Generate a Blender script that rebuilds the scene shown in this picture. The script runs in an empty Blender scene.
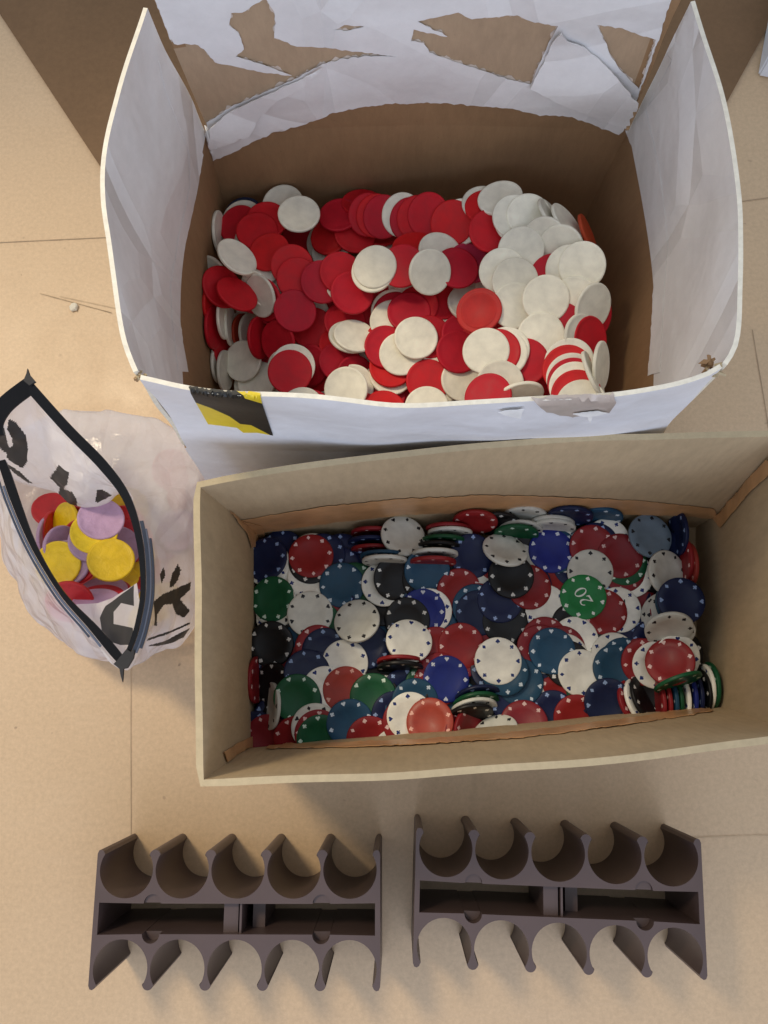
import bpy, bmesh, math, random
from mathutils import Vector, Matrix, geometry, noise
from mathutils.bvhtree import BVHTree
random.seed(3)
COL = bpy.context.scene.collection
R = math.radians

# ------------------------------------------------------------------ camera model
H = 0.755; FOC = 828.0; CX, CY = 384.0, 512.0
M = Matrix(((0.9998570868161122, 0.0, 0.016905796153895664),
            (0.0038372056800775878, 0.9739004112818673, -0.22694330736458918),
            (-0.016464561827326356, 0.22697574519099908, 0.9737612280733017)))
CAM = Vector((0, 0, H))
def ray(px, py):
    return (M @ Vector((px-CX, -(py-CY), -FOC))).normalized()
def at(px, py, z=0.0):                      # a measured pixel -> the point of the place at height z
    d = ray(px, py); return CAM + d*((z-H)/d.z)
MI = M.inverted()
def pix(p):
    c = MI @ (Vector(p)-CAM); return (CX+FOC*c.x/-c.z, CY-FOC*c.y/-c.z)

# ------------------------------------------------------------------ helpers
def link(name, me, parent=None, mats=()):
    o = bpy.data.objects.new(name, me); COL.objects.link(o)
    if parent: o.parent = parent; o.matrix_parent_inverse = parent.matrix_basis.inverted()
    for m in mats:
        if m.name not in me.materials: me.materials.append(m)
    return o
def obj(name, bm, mats, parent=None, smooth=True):
    me = bpy.data.meshes.new(name); bm.to_mesh(me); bm.free()
    if smooth:
        me.polygons.foreach_set('use_smooth', [True]*len(me.polygons))
    o = link(name, me, parent)
    for m in (mats if isinstance(mats, (list, tuple)) else [mats]): me.materials.append(m)
    return o
def thing(name, label, cat, loc=(0,0,0), group=None):
    o = bpy.data.objects.new(name, None); COL.objects.link(o); o.location = loc
    o.empty_display_size = .02
    return tag(o, label, cat, group)
def tag(o, label=None, cat=None, group=None, kind=None):
    if label: o['label'] = label
    if cat: o['category'] = cat
    if group: o['group'] = group
    if kind: o['kind'] = kind
    return o
def sharp_by_angle(o, deg=35):
    me = o.data; bm = bmesh.new(); bm.from_mesh(me)
    for e in bm.edges:
        if len(e.link_faces) == 2 and e.calc_face_angle(0) > R(deg): e.smooth = False
    bm.to_mesh(me); bm.free()

# ------------------------------------------------------------------ materials
class NT:
    def __init__(s, name):
        s.m = bpy.data.materials.new(name); s.m.use_nodes = True
        s.t = s.m.node_tree; s.b = s.t.nodes['Principled BSDF']; s.out = s.t.nodes['Material Output']
    def n(s, typ, **kw):
        nd = s.t.nodes.new(typ)
        for k, v in kw.items():
            if k in nd.inputs: nd.inputs[k].default_value = v
            else: setattr(nd, k, v)
        return nd
    def l(s, a, b): s.t.links.new(a, b)
    def coord(s, kind='Object'):
        return s.n('ShaderNodeTexCoord').outputs[kind]
    def noise(s, scale, detail=4, rough=.55, vec=None, dist=0, stretch=None):
        nd = s.n('ShaderNodeTexNoise'); nd.inputs['Scale'].default_value = scale
        nd.inputs['Detail'].default_value = detail; nd.inputs['Roughness'].default_value = rough
        nd.inputs['Distortion'].default_value = dist
        v = vec or s.coord()
        if stretch:
            mp = s.n('ShaderNodeMapping'); mp.inputs['Scale'].default_value = stretch; s.l(v, mp.inputs[0]); v = mp.outputs[0]
        s.l(v, nd.inputs['Vector']); return nd.outputs['Fac']
    def ramp(s, fac, stops):
        r = s.n('ShaderNodeValToRGB'); e = r.color_ramp.elements
        while len(e) > 1: e.remove(e[-1])
        e[0].position = stops[0][0]; e[0].color = (*stops[0][1], 1)
        for p, c in stops[1:]:
            x = e.new(p); x.color = (*c, 1)
        s.l(fac, r.inputs[0]); return r.outputs[0]
    def mix(s, fac, a, b, mode='MIX'):
        m = s.n('ShaderNodeMix'); m.data_type = 'RGBA'; m.blend_type = mode
        if hasattr(fac, 'links'): s.l(fac, m.inputs[0])
        else: m.inputs[0].default_value = fac
        for v, i in ((a, 6), (b, 7)):
            if hasattr(v, 'links'): s.l(v, m.inputs[i])
            else: m.inputs[i].default_value = (*v, 1)
        return m.outputs[2]
    def math(s, op, a, b=None):
        m = s.n('ShaderNodeMath'); m.operation = op
        for v, i in ((a, 0), (b, 1)):
            if v is None: continue
            if hasattr(v, 'links'): s.l(v, m.inputs[i])
            else: m.inputs[i].default_value = v
        return m.outputs[0]
    def bump(s, h, strength, dist=.001):
        b = s.n('ShaderNodeBump'); b.inputs['Strength'].default_value = strength; b.inputs['Distance'].default_value = dist
        s.l(h, b.inputs['Height']); s.l(b.outputs[0], s.b.inputs['Normal'])
def g(c): return (c, c, c)
def simple(name, col, rough=.5, var=.12, scale=60, bump=.15, bdist=.0004, bscale=400, spec=.5, island=False):
    t = NT(name)
    f = t.noise(scale)
    c = t.mix(t.ramp(f, [(.3, g(0)), (.7, g(1))]), tuple(x*(1-var) for x in col), tuple(min(1, x*(1+var)) for x in col))
    if island:
        oi = t.n('ShaderNodeObjectInfo')
        hs = t.n('ShaderNodeHueSaturation'); hs.inputs['Hue'].default_value = .5
        t.l(t.math('ADD', t.math('MULTIPLY', oi.outputs['Random'], .24), .86), hs.inputs['Value'])
        t.l(t.math('ADD', t.math('MULTIPLY', oi.outputs['Random'], .014), .493), hs.inputs['Hue'])
        t.l(c, hs.inputs['Color']); c = hs.outputs[0]
    t.l(c, t.b.inputs['Base Color'])
    t.b.inputs['Roughness'].default_value = rough
    t.b.inputs['Specular IOR Level'].default_value = spec
    if bump: t.bump(t.noise(bscale, 3), bump, bdist)
    return t.m

def m_floor():
    t = NT('vinyl_floor')
    base = t.ramp(t.noise(3.2, 5, .6), [(.3, (.52, .365, .215)), (.5, (.545, .385, .23)), (.72, (.57, .408, .25))])
    fine = t.ramp(t.noise(260, 6, .75), [(.35, g(.90)), (.65, g(1.07))])
    c = t.mix(1, base, fine, 'MULTIPLY')
    streak = t.ramp(t.noise(9, 8, .7, stretch=(1, 3.5, 1), dist=.6), [(.52, g(0)), (.75, g(1))])
    c = t.mix(t.math('MULTIPLY', streak, .08), c, (.62, .49, .35))
    # dirt specks and scuffs
    sp = t.ramp(t.noise(70, 2, .5), [(.735, g(0)), (.765, g(1))])
    gate = t.ramp(t.noise(11, 2), [(.45, g(0)), (.6, g(1))])
    c = t.mix(t.math('MULTIPLY', t.math('MULTIPLY', sp, gate), .75), c, (.16, .10, .06))
    sc = t.ramp(t.noise(22, 3, .5, stretch=(1, .12, 1), dist=.3), [(.70, g(0)), (.76, g(1))])
    c = t.mix(t.math('MULTIPLY', sc, .25), c, (.30, .21, .13))
    t.l(c, t.b.inputs['Base Color'])
    t.l(t.ramp(t.noise(14), [(.3, g(.34)), (.7, g(.5))]), t.b.inputs['Roughness'])
    t.bump(t.noise(420, 5, .6), .22, .0005)
    return t.m
def m_card(name, col, dark=.86, rough=.78, flutes=0.0, axis=(1, 0, 0), stain=(.5, .38, .24)):
    t = NT(name)
    f = t.noise(7, 5, .6)
    c = t.mix(t.ramp(f, [(.3, g(0)), (.7, g(1))]), tuple(x*dark for x in col), tuple(x*1.07 for x in col))
    fib = t.ramp(t.noise(160, 6, .75, stretch=(1, 1, .25)), [(.35, g(.92)), (.65, g(1.06))])
    c = t.mix(1, c, fib, 'MULTIPLY')
    sp = t.ramp(t.noise(380, 2), [(.70, g(0)), (.76, g(1))])
    c = t.mix(t.math('MULTIPLY', sp, .28), c, tuple(x*.45 for x in col))
    st = t.ramp(t.noise(16, 3, .5, dist=.8), [(.64, g(0)), (.72, g(1))])
    c = t.mix(t.math('MULTIPLY', st, .18), c, tuple(x*.6 for x in col))
    t.l(c, t.b.inputs['Base Color']); t.b.inputs['Roughness'].default_value = rough
    t.b.inputs['Specular IOR Level'].default_value = .25
    hgt = t.noise(45, 5, .6)
    if flutes:
        w = t.n('ShaderNodeTexWave'); w.inputs['Scale'].default_value = 48; w.inputs['Distortion'].default_value = .6
        w.bands_direction = 'Z' if axis[2] else 'X'
        t.l(t.coord(), w.inputs[0])
        hgt = t.math('ADD', hgt, t.math('MULTIPLY', w.outputs['Fac'], flutes))
    t.bump(hgt, .35, .0012)
    return t.m
def m_paper(name, col, rough=.55, wr=.6):
    t = NT(name)
    c = t.mix(t.ramp(t.noise(12, 5, .6), [(.35, g(0)), (.7, g(1))]), tuple(x*.9 for x in col), col)
    fine = t.ramp(t.noise(150, 5, .7), [(.3, g(.96)), (.7, g(1.02))])
    c = t.mix(1, c, fine, 'MULTIPLY')
    t.l(c, t.b.inputs['Base Color']); t.b.inputs['Roughness'].default_value = rough
    # long creases: ridged voronoi edges + soft crumple
    v = t.n('ShaderNodeTexVoronoi'); v.feature = 'DISTANCE_TO_EDGE'; v.inputs['Scale'].default_value = 8
    mp = t.n('ShaderNodeMapping'); mp.inputs['Scale'].default_value = (1, 1, .45); mp.inputs['Rotation'].default_value = (.4, .5, .3)
    t.l(t.coord(), mp.inputs[0]); t.l(mp.outputs[0], v.inputs['Vector'])
    crease = t.math('MINIMUM', t.math('MULTIPLY', v.outputs['Distance'], 5), .5)
    soft = t.noise(11, 3, .5, dist=.25)
    t.bump(t.math('ADD', t.math('MULTIPLY', crease, wr*1.1), soft), 1.0, .007)
    return t.m

MAT = {}
MAT['floor'] = m_floor()
MAT['seam'] = simple('seam_grime', (.30, .21, .13), .8, bump=0)
MAT['brown_card'] = m_card('brown_cardboard', (.34, .205, .105))
MAT['sheet_card'] = m_card('dark_brown_cardboard', (.185, .108, .054))
MAT['torn_card'] = m_card('torn_light_cardboard', (.47, .335, .215))
MAT['torn_fibre'] = simple('torn_fibre', (.66, .56, .47), .9, var=.2, scale=120, bump=.6, bscale=300, bdist=.001)
MAT['kraft'] = m_card('kraft_cardboard', (.50, .375, .225), flutes=.25)
MAT['kraft_edge'] = m_card('kraft_rim', (.50, .40, .245), rough=.85)
MAT['rim'] = simple('cream_rim', (.80, .75, .62), .7, var=.1, scale=200, bump=.5, bdist=.0012, bscale=160)
MAT['white_face'] = m_paper('white_printed_paper', (.88, .88, .90), .42, .2)
MAT['white_paper'] = m_paper('white_torn_paper', (.88, .86, .84), .58, 1.0)
MAT['fibre'] = simple('torn_paper_edge', (.86, .85, .82), .9, bump=.4)
MAT['hz_black'] = simple('tape_black', (.010, .010, .009), .5, bump=.2, bscale=60, bdist=.002)
MAT['hz_yellow'] = simple('tape_yellow', (.75, .56, .02), .35, bump=.2, bscale=60, bdist=.002)
MAT['amber'] = simple('amber_packing_tape', (.56, .31, .14), .38, var=.2, scale=40, bump=.4, bscale=90, bdist=.0015)
MAT['tan_tape'] = simple('tan_packing_tape', (.50, .42, .36), .30, var=.15, scale=40, bump=.5, bscale=60, bdist=.002)
MAT['rack'] = simple('brown_grey_plastic', (.082, .053, .048), .42, var=.10, scale=25, bump=.12, bscale=900, bdist=.0002)

PLAIN = {'R': ('red', (.58, .010, .022)), 'W': ('white', (.90, .87, .73)), 'D': ('orange-red', (.50, .06, .02)),
         'N': ('navy', (.02, .035, .09)), 'P': ('pinkish red', (.70, .045, .10)), 'Q': ('bright red', (.60, .035, .03)),
         'y': ('yellow', (.80, .56, .01)), 'l': ('lilac', (.50, .33, .50)), 'r': ('red', (.50, .012, .02)), 'o': ('orange', (.75, .16, .02))}
POKER = {'N': ((.008, .015, .060), (.30, .42, .68)), 'T': ((.014, .065, .125), (.62, .72, .80)), 'B': ((.015, .025, .22), (.72, .76, .85)),
         'W': ((.88, .87, .78), (.012, .03, .17)), 'w': ((.66, .66, .59), (.012, .012, .016)), 'R': ((.25, .014, .018), (.78, .55, .52)),
         'D': ((.36, .045, .028), (.80, .42, .34)), 'G': ((.008, .085, .032), (.62, .78, .66)), 'g': ((.015, .20, .05), (.80, .85, .78)),
         'K': ((.009, .009, .010), (.72, .72, .68)), 'S': ((.15, .21, .27), (.012, .014, .02))}
def chip_mat(name, col, rough=.5, em=False):
    t = NT(name)
    oi = t.n('ShaderNodeObjectInfo')
    f = t.noise(90, 4, .6)
    c = t.mix(t.ramp(f, [(.3, g(0)), (.7, g(1))]), tuple(x*.86 for x in col), tuple(min(1, x*1.08) for x in col))
    hs = t.n('ShaderNodeHueSaturation')
    t.l(t.math('ADD', t.math('MULTIPLY', oi.outputs['Random'], .26), .84), hs.inputs['Value'])
    t.l(t.math('ADD', t.math('MULTIPLY', oi.outputs['Random'], .006), .497), hs.inputs['Hue'])
    t.l(c, hs.inputs['Color'])
    # handling dirt
    d = t.ramp(t.noise(35, 5, .7, dist=.5), [(.6, g(0)), (.8, g(1))])
    c = t.mix(t.math('MULTIPLY', d, .16), hs.outputs[0], (.25, .2, .16))
    t.l(c, t.b.inputs['Base Color'])
    t.l(t.ramp(f, [(.3, g(rough-.08)), (.7, g(rough+.1))]), t.b.inputs['Roughness'])
    t.b.inputs['Specular IOR Level'].default_value = .3 if not em else .5
    h = t.noise(1500 if not em else 190, 3)
    t.bump(h, .18 if not em else .9, .0003 if not em else .0009)
    return t.m

# ------------------------------------------------------------------ chip meshes
SEG = 56
def revolve(bm, prof, mat=0, seg=SEG):
    rings = []
    for r, z in prof:
        if r == 0: rings.append([bm.verts.new((0, 0, z))])
        else: rings.append([bm.verts.new((r*math.cos(2*math.pi*i/seg), r*math.sin(2*math.pi*i/seg), z)) for i in range(seg)])
    for a, b in zip(rings, rings[1:]):
        for i in range(seg):
            j = (i+1) % seg
            vs = [a[0]] if len(a) == 1 else [a[i], a[j]]
            vs2 = [b[0]] if len(b) == 1 else [b[j], b[i]]
            f = bm.faces.new(vs+vs2); f.material_index = mat; f.smooth = True
    return rings
def sym(top): return top + [(r, -z) for r, z in reversed(top)]
CR = .0195
def plain_mesh(name, mat, t=.0028, ring=False, CR=.0180):
    h = t/2; bm = bmesh.new()
    top = [(0, h-.00025), (.0125, h-.00025)]
    if ring: top += [(.0128, h+.0001), (.0133, h+.0001), (.0136, h-.0003), (.0150, h-.0003)]
    top += [(CR-.0023, h-.00022), (CR-.0017, h), (CR-.0009, h), (CR-.00025, h-.0003), (CR, h-.0008)]
    revolve(bm, sym(top))
    bmesh.ops.recalc_face_normals(bm, faces=bm.faces)
    me = bpy.data.meshes.new(name); bm.to_mesh(me); bm.free(); me.materials.append(mat); return me
def suit(kind, s):
    P = []
    def arc(cx, cy, r, a0, a1, n=8):
        for i in range(n+1):
            a = R(a0+(a1-a0)*i/n); P.append((cx+r*math.cos(a), cy+r*math.sin(a)))
    if kind == 0: P = [(0, 1), (.72, 0), (0, -1), (-.72, 0)]
    elif kind == 1: arc(-.42, .35, .46, 200, 20); P.pop(); arc(.42, .35, .46, 160, -20); P.append((0, -1))
    elif kind == 2:
        P.append((0, 1)); arc(.42, -.2, .44, 40, -130); P += [(.12, -.45), (.3, -1), (-.3, -1), (-.12, -.45)]; arc(-.42, -.2, .44, -50, -220)
    else:
        P += [(.3, -1), (.12, -.4)]; arc(.45, -.12, .40, -120, 90); arc(0, .5, .42, -30, 210); arc(-.45, -.12, .40, 90, 300); P += [(-.12, -.4), (-.3, -1)]
    return [(x*s, y*s) for x, y in P]
def poly_on(bm, pts, z, mat, flip=False):
    vs = [bm.verts.new((x, y, z)) for x, y in pts]
    tris = geometry.tessellate_polygon([[Vector((x, y, 0)) for x, y in pts]])
    for tr in tris:
        try: f = bm.faces.new([vs[i] for i in tr])
        except ValueError: continue
        f.material_index = mat; f.smooth = False
        f.normal_update()
        if (f.normal.z < 0) != flip: f.normal_flip()
def digit_two(w):
    # serif two as an outline, unit height 1
    out = [(.05,.72),(.10,.86),(.22,.97),(.36,1.0),(.50,.96),(.60,.84),(.61,.70),(.55,.56),(.40,.38),(.22,.16),(.20,.13),(.48,.13),(.58,.17),(.63,.27),(.68,.27),(.62,0),(.02,0),(.02,.05),(.24,.30),(.40,.50),(.47,.66),(.46,.80),(.38,.90),(.27,.90),(.17,.84),(.11,.72)]
    return [(x*w, y*w) for x, y in out]
def poker_mesh(name, mbody, mmark, marked20=False, mrim=None):
    t = .0032; h = t/2; bm = bmesh.new()
    top = [(0, h-.00012), (.0120, h-.00012), (.0122, h), (CR-.0008, h), (CR-.0002, h-.0003), (CR, h-.0008)]
    revolve(bm, sym(top))
    bmesh.ops.recalc_face_normals(bm, faces=bm.faces)
    for side in (1, -1):
        for k in range(8):
            a = 2*math.pi*k/8
            P = suit([0, 1, 3, 2][k % 4], .00215)
            pts = []
            for x, y in P:
                # the mark's up is outward
                X, Y = .0163+y*.9, -x
                X, Y = X*math.cos(a)-Y*math.sin(a), X*math.sin(a)+Y*math.cos(a)
                pts.append((X, Y*side))
            poly_on(bm, pts, side*(h+.00006), 1, side < 0)
        if marked20:
            w = .0105
            two = [(x-.0078, y-w/2) for x, y in digit_two(w)]
            poly_on(bm, [(x, y*side) for x, y in two], side*(h+.00006), 1, side < 0)
            n = 28
            for i in range(n):
                a0, a1 = 2*math.pi*i/n, 2*math.pi*(i+1)/n
                q = []
                for a, (rx, ry) in ((a0, (.0036, .0053)), (a1, (.0036, .0053)), (a1, (.0021, .0046)), (a0, (.0021, .0046))):
                    q.append((.0042+rx*math.cos(a), side*ry*math.sin(a)))
                poly_on(bm, q, side*(h+.00006), 1, side < 0)
    me = bpy.data.meshes.new(name); bm.to_mesh(me); bm.free()
    me.materials.append(mbody); me.materials.append(mmark); return me
MESH = {}
for k, (nm, col) in PLAIN.items():
    emb = k in 'ylro'
    MESH['p'+k] = plain_mesh('plain_chip_'+nm.replace(' ', '_').replace('-', '_'), chip_mat('chip_'+nm, col, .38 if emb else .55, emb), .0034 if emb else .0028, ring=(k == 'Q'), CR=.0195 if emb else .0180)
for k, (c1, c2) in POKER.items():
    MESH['k'+k] = poker_mesh('poker_chip_mesh', chip_mat('poker_body_'+k, c1, .42), chip_mat('poker_mark_'+k, c2, .45), k == 'g')

CHIPS = [
('a', 'W', -435, 3442, 1239, 0.0, 0.0, 1.0, 1.64, "mostly-buried flat white plain chip in the white box's middle left-centre, second from left"),
('a', 'R', -14, 3365, 1062, 0.0, 0.0, 1.0, 1.87, "mostly-buried flat red plain chip in the white box's middle left-centre, rightmost"),
('a', 'R', 610, 2833, 1276, -0.194, -0.065, 0.979, 5.11, "mostly-buried flat red plain chip in the white box's front right-centre, rightmost"),
('a', 'W', -1267, 3447, 770, 0.0, 0.0, 1.0, 0.58, "mostly-buried flat white plain chip in the white box's middle left, leftmost"),
('a', 'R', 986, 2950, 1280, 0.075, 0.107, 0.991, 3.77, "mostly-buried flat red plain chip in the white box's middle right, second from left"),
('a', 'W', -1076, 3420, 1153, 0.086, 0.146, 0.986, 4.58, "mostly-buried flat white plain chip in the white box's middle left, second from left"),
('a', 'R', 108, 3025, 1233, -0.203, -0.021, 0.979, 1.18, "mostly-buried flat red plain chip in the white box's middle right-centre, leftmost"),
('a', 'R', 1176, 2612, 1265, 0.214, -0.128, 0.968, 0.35, "mostly-buried flat red plain chip in the white box's front right, third from left"),
('a', 'W', 95, 3468, 1155, 0.086, 0.116, 0.99, 1.73, "mostly-buried flat white plain chip in the white box's middle right-centre, leftmost"),
('a', 'W', 538, 3090, 1212, 0.144, 0.022, 0.989, 4.13, "mostly-buried flat white plain chip in the white box's middle right-centre, second from left"),
('a', 'R', -813, 2611, 926, -0.043, -0.043, 0.998, 3.53, "mostly-buried flat red plain chip in the white box's front left, rightmost"),
('a', 'W', 607, 3262, 1257, 0.152, 0.131, 0.98, 0.94, "mostly-buried flat white plain chip in the white box's middle right-centre, fourth from left"),
('a', 'R', -1035, 3323, 1003, 0.086, 0.086, 0.993, 2.72, "mostly-buried flat red plain chip in the white box's middle left, rightmost"),
('a', 'R', -1208, 3421, 1064, -0.031, 0.122, 0.992, 4.2, "mostly-buried flat red plain chip in the white box's middle left, second from left"),
('a', 'W', -992, 3369, 1177, 0.146, 0.086, 0.986, 2.66, "mostly-buried flat white plain chip in the white box's middle left, rightmost"),
('a', 'R', -1175, 2936, 775, -0.021, -0.142, 0.99, 3.98, "mostly-buried flat red plain chip in the white box's front left, leftmost"),
('a', 'R', 92, 2523, 1041, 0.149, -0.107, 0.983, 6.08, "mostly-buried flat red plain chip in the white box's front right-centre, leftmost"),
('a', 'W', -996, 2752, 734, -0.108, 0.043, 0.993, 4.29, "mostly-buried flat white plain chip in the white box's front left, second from left"),
('a', 'W', 320, 2549, 1177, 0.021, -0.101, 0.995, 2.46, "mostly-buried flat white plain chip in the white box's front right-centre, second from left"),
('a', 'R', 1163, 2515, 1239, 0.214, -0.128, 0.968, 1.18, "mostly-buried flat red plain chip in the white box's front right, second from left"),
('a', 'W', 1270, 2241, 1265, 0.24, -0.364, 0.9, 2.17, "mostly-buried tilted white plain chip in the white box's front right"),
('a', 'W', 822, 3372, 1280, 0.0, 0.092, 0.996, 3.21, "mostly-buried flat white plain chip in the white box's middle right-centre, rightmost"),
('a', 'R', -866, 2772, 1036, -0.045, 0.066, 0.997, 5.6, "mostly-buried flat red plain chip in the white box's front left, third from left"),
('a', 'R', -97, 2957, 1179, -0.153, 0.063, 0.986, 4.87, "mostly-buried flat red plain chip in the white box's middle left-centre, third from left"),
('a', 'W', -350, 2741, 1032, 0.092, 0.124, 0.988, 2.0, "mostly-buried flat white plain chip in the white box's front left-centre, second from left"),
('a', 'R', -600, 3282, 991, -0.071, -0.133, 0.989, 5.8, "mostly-buried flat red plain chip in the white box's middle left-centre, leftmost"),
('a', 'R', -314, 2337, 1156, 0.057, 0.158, 0.986, 2.96, "mostly-buried flat red plain chip in the white box's front left-centre, third from left"),
('a', 'W', -1272, 2747, 711, -0.142, -0.049, 0.989, 4.36, "mostly-buried flat white plain chip in the white box's front left, leftmost"),
('a', 'R', -1250, 3099, 812, -0.057, -0.086, 0.995, 0.67, "mostly-buried flat red plain chip in the white box's middle left, leftmost"),
('a', 'R', 994, 3056, 1280, 0.128, 0.128, 0.983, 0.66, "mostly-buried flat red plain chip in the white box's middle right, third from left"),
('a', 'R', -228, 3278, 1064, 0.01, -0.142, 0.99, 1.27, "mostly-buried flat red plain chip in the white box's middle left-centre, second from left"),
('a', 'R', -1141, 2470, 738, -0.135, -0.043, 0.99, 5.55, "mostly-buried flat red plain chip in the white box's front left, second from left"),
('a', 'W', -766, 3262, 1009, -0.078, -0.044, 0.996, 4.27, "mostly-buried flat white plain chip in the white box's middle left-centre, leftmost"),
('a', 'R', -116, 2504, 1069, 0.072, 0.021, 0.997, 5.33, "mostly-buried flat red plain chip in the white box's front left-centre, rightmost"),
('a', 'N', -1363, 4184, 1069, -0.153, -0.017, 0.988, 4.05, "mostly-buried flat navy plain chip in the white box's rear left"),
('a', 'W', -1364, 4134, 1101, -0.151, -0.018, 0.988, 2.55, "mostly-buried flat white plain chip in the white box's rear left, leftmost"),
('a', 'R', -1384, 4065, 1117, -0.239, -0.098, 0.966, 3.24, "half-covered flat red plain chip in the white box's rear left, leftmost"),
('a', 'W', -1557, 4002, 1111, 0.997, -0.047, 0.066, 3.73, "mostly-buried upright white plain chip in the white box's rear left"),
('a', 'W', -1243, 3896, 1139, -0.21, -0.206, 0.956, 5.41, "mostly-buried flat white plain chip in the white box's rear left, second from left"),
('a', 'W', -1000, 4238, 1162, -0.066, -0.065, 0.996, 2.75, "half-covered flat white plain chip in the white box's rear left"),
('a', 'R', -1128, 4065, 1192, 0.059, 0.06, 0.996, 5.6, "half-covered flat red plain chip in the white box's rear left, third from left"),
('a', 'R', -1207, 3948, 1211, 0.043, 0.043, 0.998, 3.85, "half-covered flat red plain chip in the white box's rear left, second from left"),
('a', 'R', -881, 4111, 798, 0.0, 0.0, 1.0, 5.21, "mostly-buried flat red plain chip in the white box's rear left"),
('a', 'W', -1151, 3614, 1216, 0.098, 0.13, 0.987, 3.13, "mostly-buried flat white plain chip in the white box's rear left, rightmost"),
('a', 'R', -1089, 3720, 1257, -0.178, 0.027, 0.984, 4.35, "half-covered flat red plain chip in the white box's rear left, fourth from left"),
('a', 'W', -651, 4025, 920, -0.371, -0.157, 0.915, 2.13, "mostly-buried tilted white plain chip in the white box's rear left-centre, leftmost"),
('a', 'W', -600, 3909, 967, -0.37, -0.162, 0.915, 3.28, "mostly-buried tilted white plain chip in the white box's rear left-centre, second from left"),
('a', 'W', -842, 4064, 1280, 0.051, 0.061, 0.997, 1.36, "fully-showing flat white plain chip in the white box's rear left"),
('a', 'R', -597, 4007, 1031, -0.282, -0.043, 0.959, 0.63, "half-covered flat red plain chip in the white box's rear left-centre, leftmost"),
('a', 'W', -1588, 3534, 1179, -0.508, -0.612, 0.606, 0.24, "half-covered tilted white plain chip in the white box's middle left, leftmost"),
('a', 'R', -1558, 3276, 1177, 0.969, -0.115, 0.217, 4.41, "mostly-buried upright red plain chip in the white box's middle left"),
('a', 'R', -1110, 3314, 1187, -0.617, -0.5, 0.607, 2.87, "mostly-buried tilted red plain chip in the white box's middle left"),
('a', 'W', -1194, 3378, 1206, -0.604, -0.538, 0.588, 5.64, "mostly-buried tilted white plain chip in the white box's middle left"),
('a', 'W', -1156, 3332, 1225, -0.631, -0.501, 0.592, 5.24, "half-covered tilted white plain chip in the white box's middle left, rightmost"),
('a', 'W', -1335, 3614, 1362, 0.595, 0.263, 0.76, 2.42, "half-covered tilted white plain chip in the white box's rear left"),
('a', 'R', -1466, 3386, 1280, 0.613, -0.083, 0.785, 6.11, "half-covered tilted red plain chip in the white box's middle left, leftmost"),
('a', 'R', -1330, 3301, 1318, 0.519, 0.334, 0.787, 3.72, "half-covered tilted red plain chip in the white box's middle left, second from left"),
('a', 'R', -887, 3576, 1280, 0.169, -0.26, 0.951, 4.81, "half-covered flat red plain chip in the white box's rear left, rightmost"),
('a', 'R', -835, 3462, 1269, 0.169, -0.267, 0.949, 2.56, "half-covered flat red plain chip in the white box's middle left"),
('a', 'R', -1561, 3093, 1121, 0.99, -0.065, 0.126, 1.23, "half-covered upright red plain chip in the white box's middle left, leftmost"),
('a', 'W', -1482, 3205, 1078, 0.995, -0.049, 0.09, 1.08, "mostly-buried upright white plain chip in the white box's middle left, leftmost"),
('a', 'R', -1533, 3049, 879, 0.979, -0.088, 0.184, 1.14, "mostly-buried upright red plain chip in the white box's front left"),
('a', 'W', -1461, 3214, 926, 0.999, 0.003, 0.04, 3.79, "mostly-buried upright white plain chip in the white box's middle left, second from left"),
('a', 'W', -1626, 2829, 803, 0.999, -0.016, 0.04, 0.71, "mostly-buried upright white plain chip in the white box's front left, leftmost"),
('a', 'W', -1562, 2902, 831, 0.989, -0.061, 0.134, 0.13, "mostly-buried upright white plain chip in the white box's front left, rightmost"),
('a', 'W', -1509, 2832, 817, 0.988, -0.062, 0.14, 5.23, "half-covered upright white plain chip in the white box's front left"),
('a', 'W', -1408, 3245, 702, 0.938, -0.072, 0.339, 0.62, "mostly-buried upright white plain chip in the white box's middle left, third from left"),
('a', 'D', -1360, 3207, 762, 0.883, -0.13, 0.451, 2.83, "mostly-buried upright orange-red plain chip in the white box's middle left"),
('a', 'W', -1294, 3207, 780, 0.88, -0.17, 0.444, 3.07, "mostly-buried upright white plain chip in the white box's middle left, rightmost"),
('a', 'W', -1231, 2751, 787, -0.192, -0.041, 0.981, 3.9, "half-covered flat white plain chip in the white box's front left"),
('a', 'W', -1350, 2912, 847, -0.341, -0.238, 0.909, 3.17, "half-covered tilted white plain chip in the white box's front left"),
('a', 'R', -1190, 3057, 1000, 0.933, -0.142, 0.33, 5.89, "half-covered upright red plain chip in the white box's middle left, rightmost"),
('a', 'R', -1013, 2982, 1081, -0.53, -0.44, 0.725, 4.71, "half-covered tilted red plain chip in the white box's middle left, rightmost"),
('a', 'R', -734, 3132, 1033, -0.116, -0.128, 0.985, 3.61, "half-covered flat red plain chip in the white box's middle left-centre, leftmost"),
('a', 'R', -857, 3192, 1229, 0.308, -0.165, 0.937, 3.88, "fully-showing flat red plain chip in the white box's middle left"),
('a', 'R', -314, 4267, 1126, 0.029, 0.335, 0.942, 3.18, "mostly-buried flat red plain chip in the white box's rear left-centre"),
('a', 'W', -662, 2742, 984, -0.367, -0.244, 0.898, 6.06, "mostly-buried tilted white plain chip in the white box's front left-centre"),
('a', 'R', -687, 2755, 995, -0.361, -0.249, 0.899, 1.42, "mostly-buried tilted red plain chip in the white box's front left-centre, leftmost"),
('a', 'R', -752, 2789, 1023, -0.374, -0.255, 0.892, 4.33, "half-covered tilted red plain chip in the white box's front left-centre"),
('a', 'W', -931, 2670, 1179, -0.507, -0.506, 0.697, 3.49, "mostly-buried tilted white plain chip in the white box's front left"),
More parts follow.
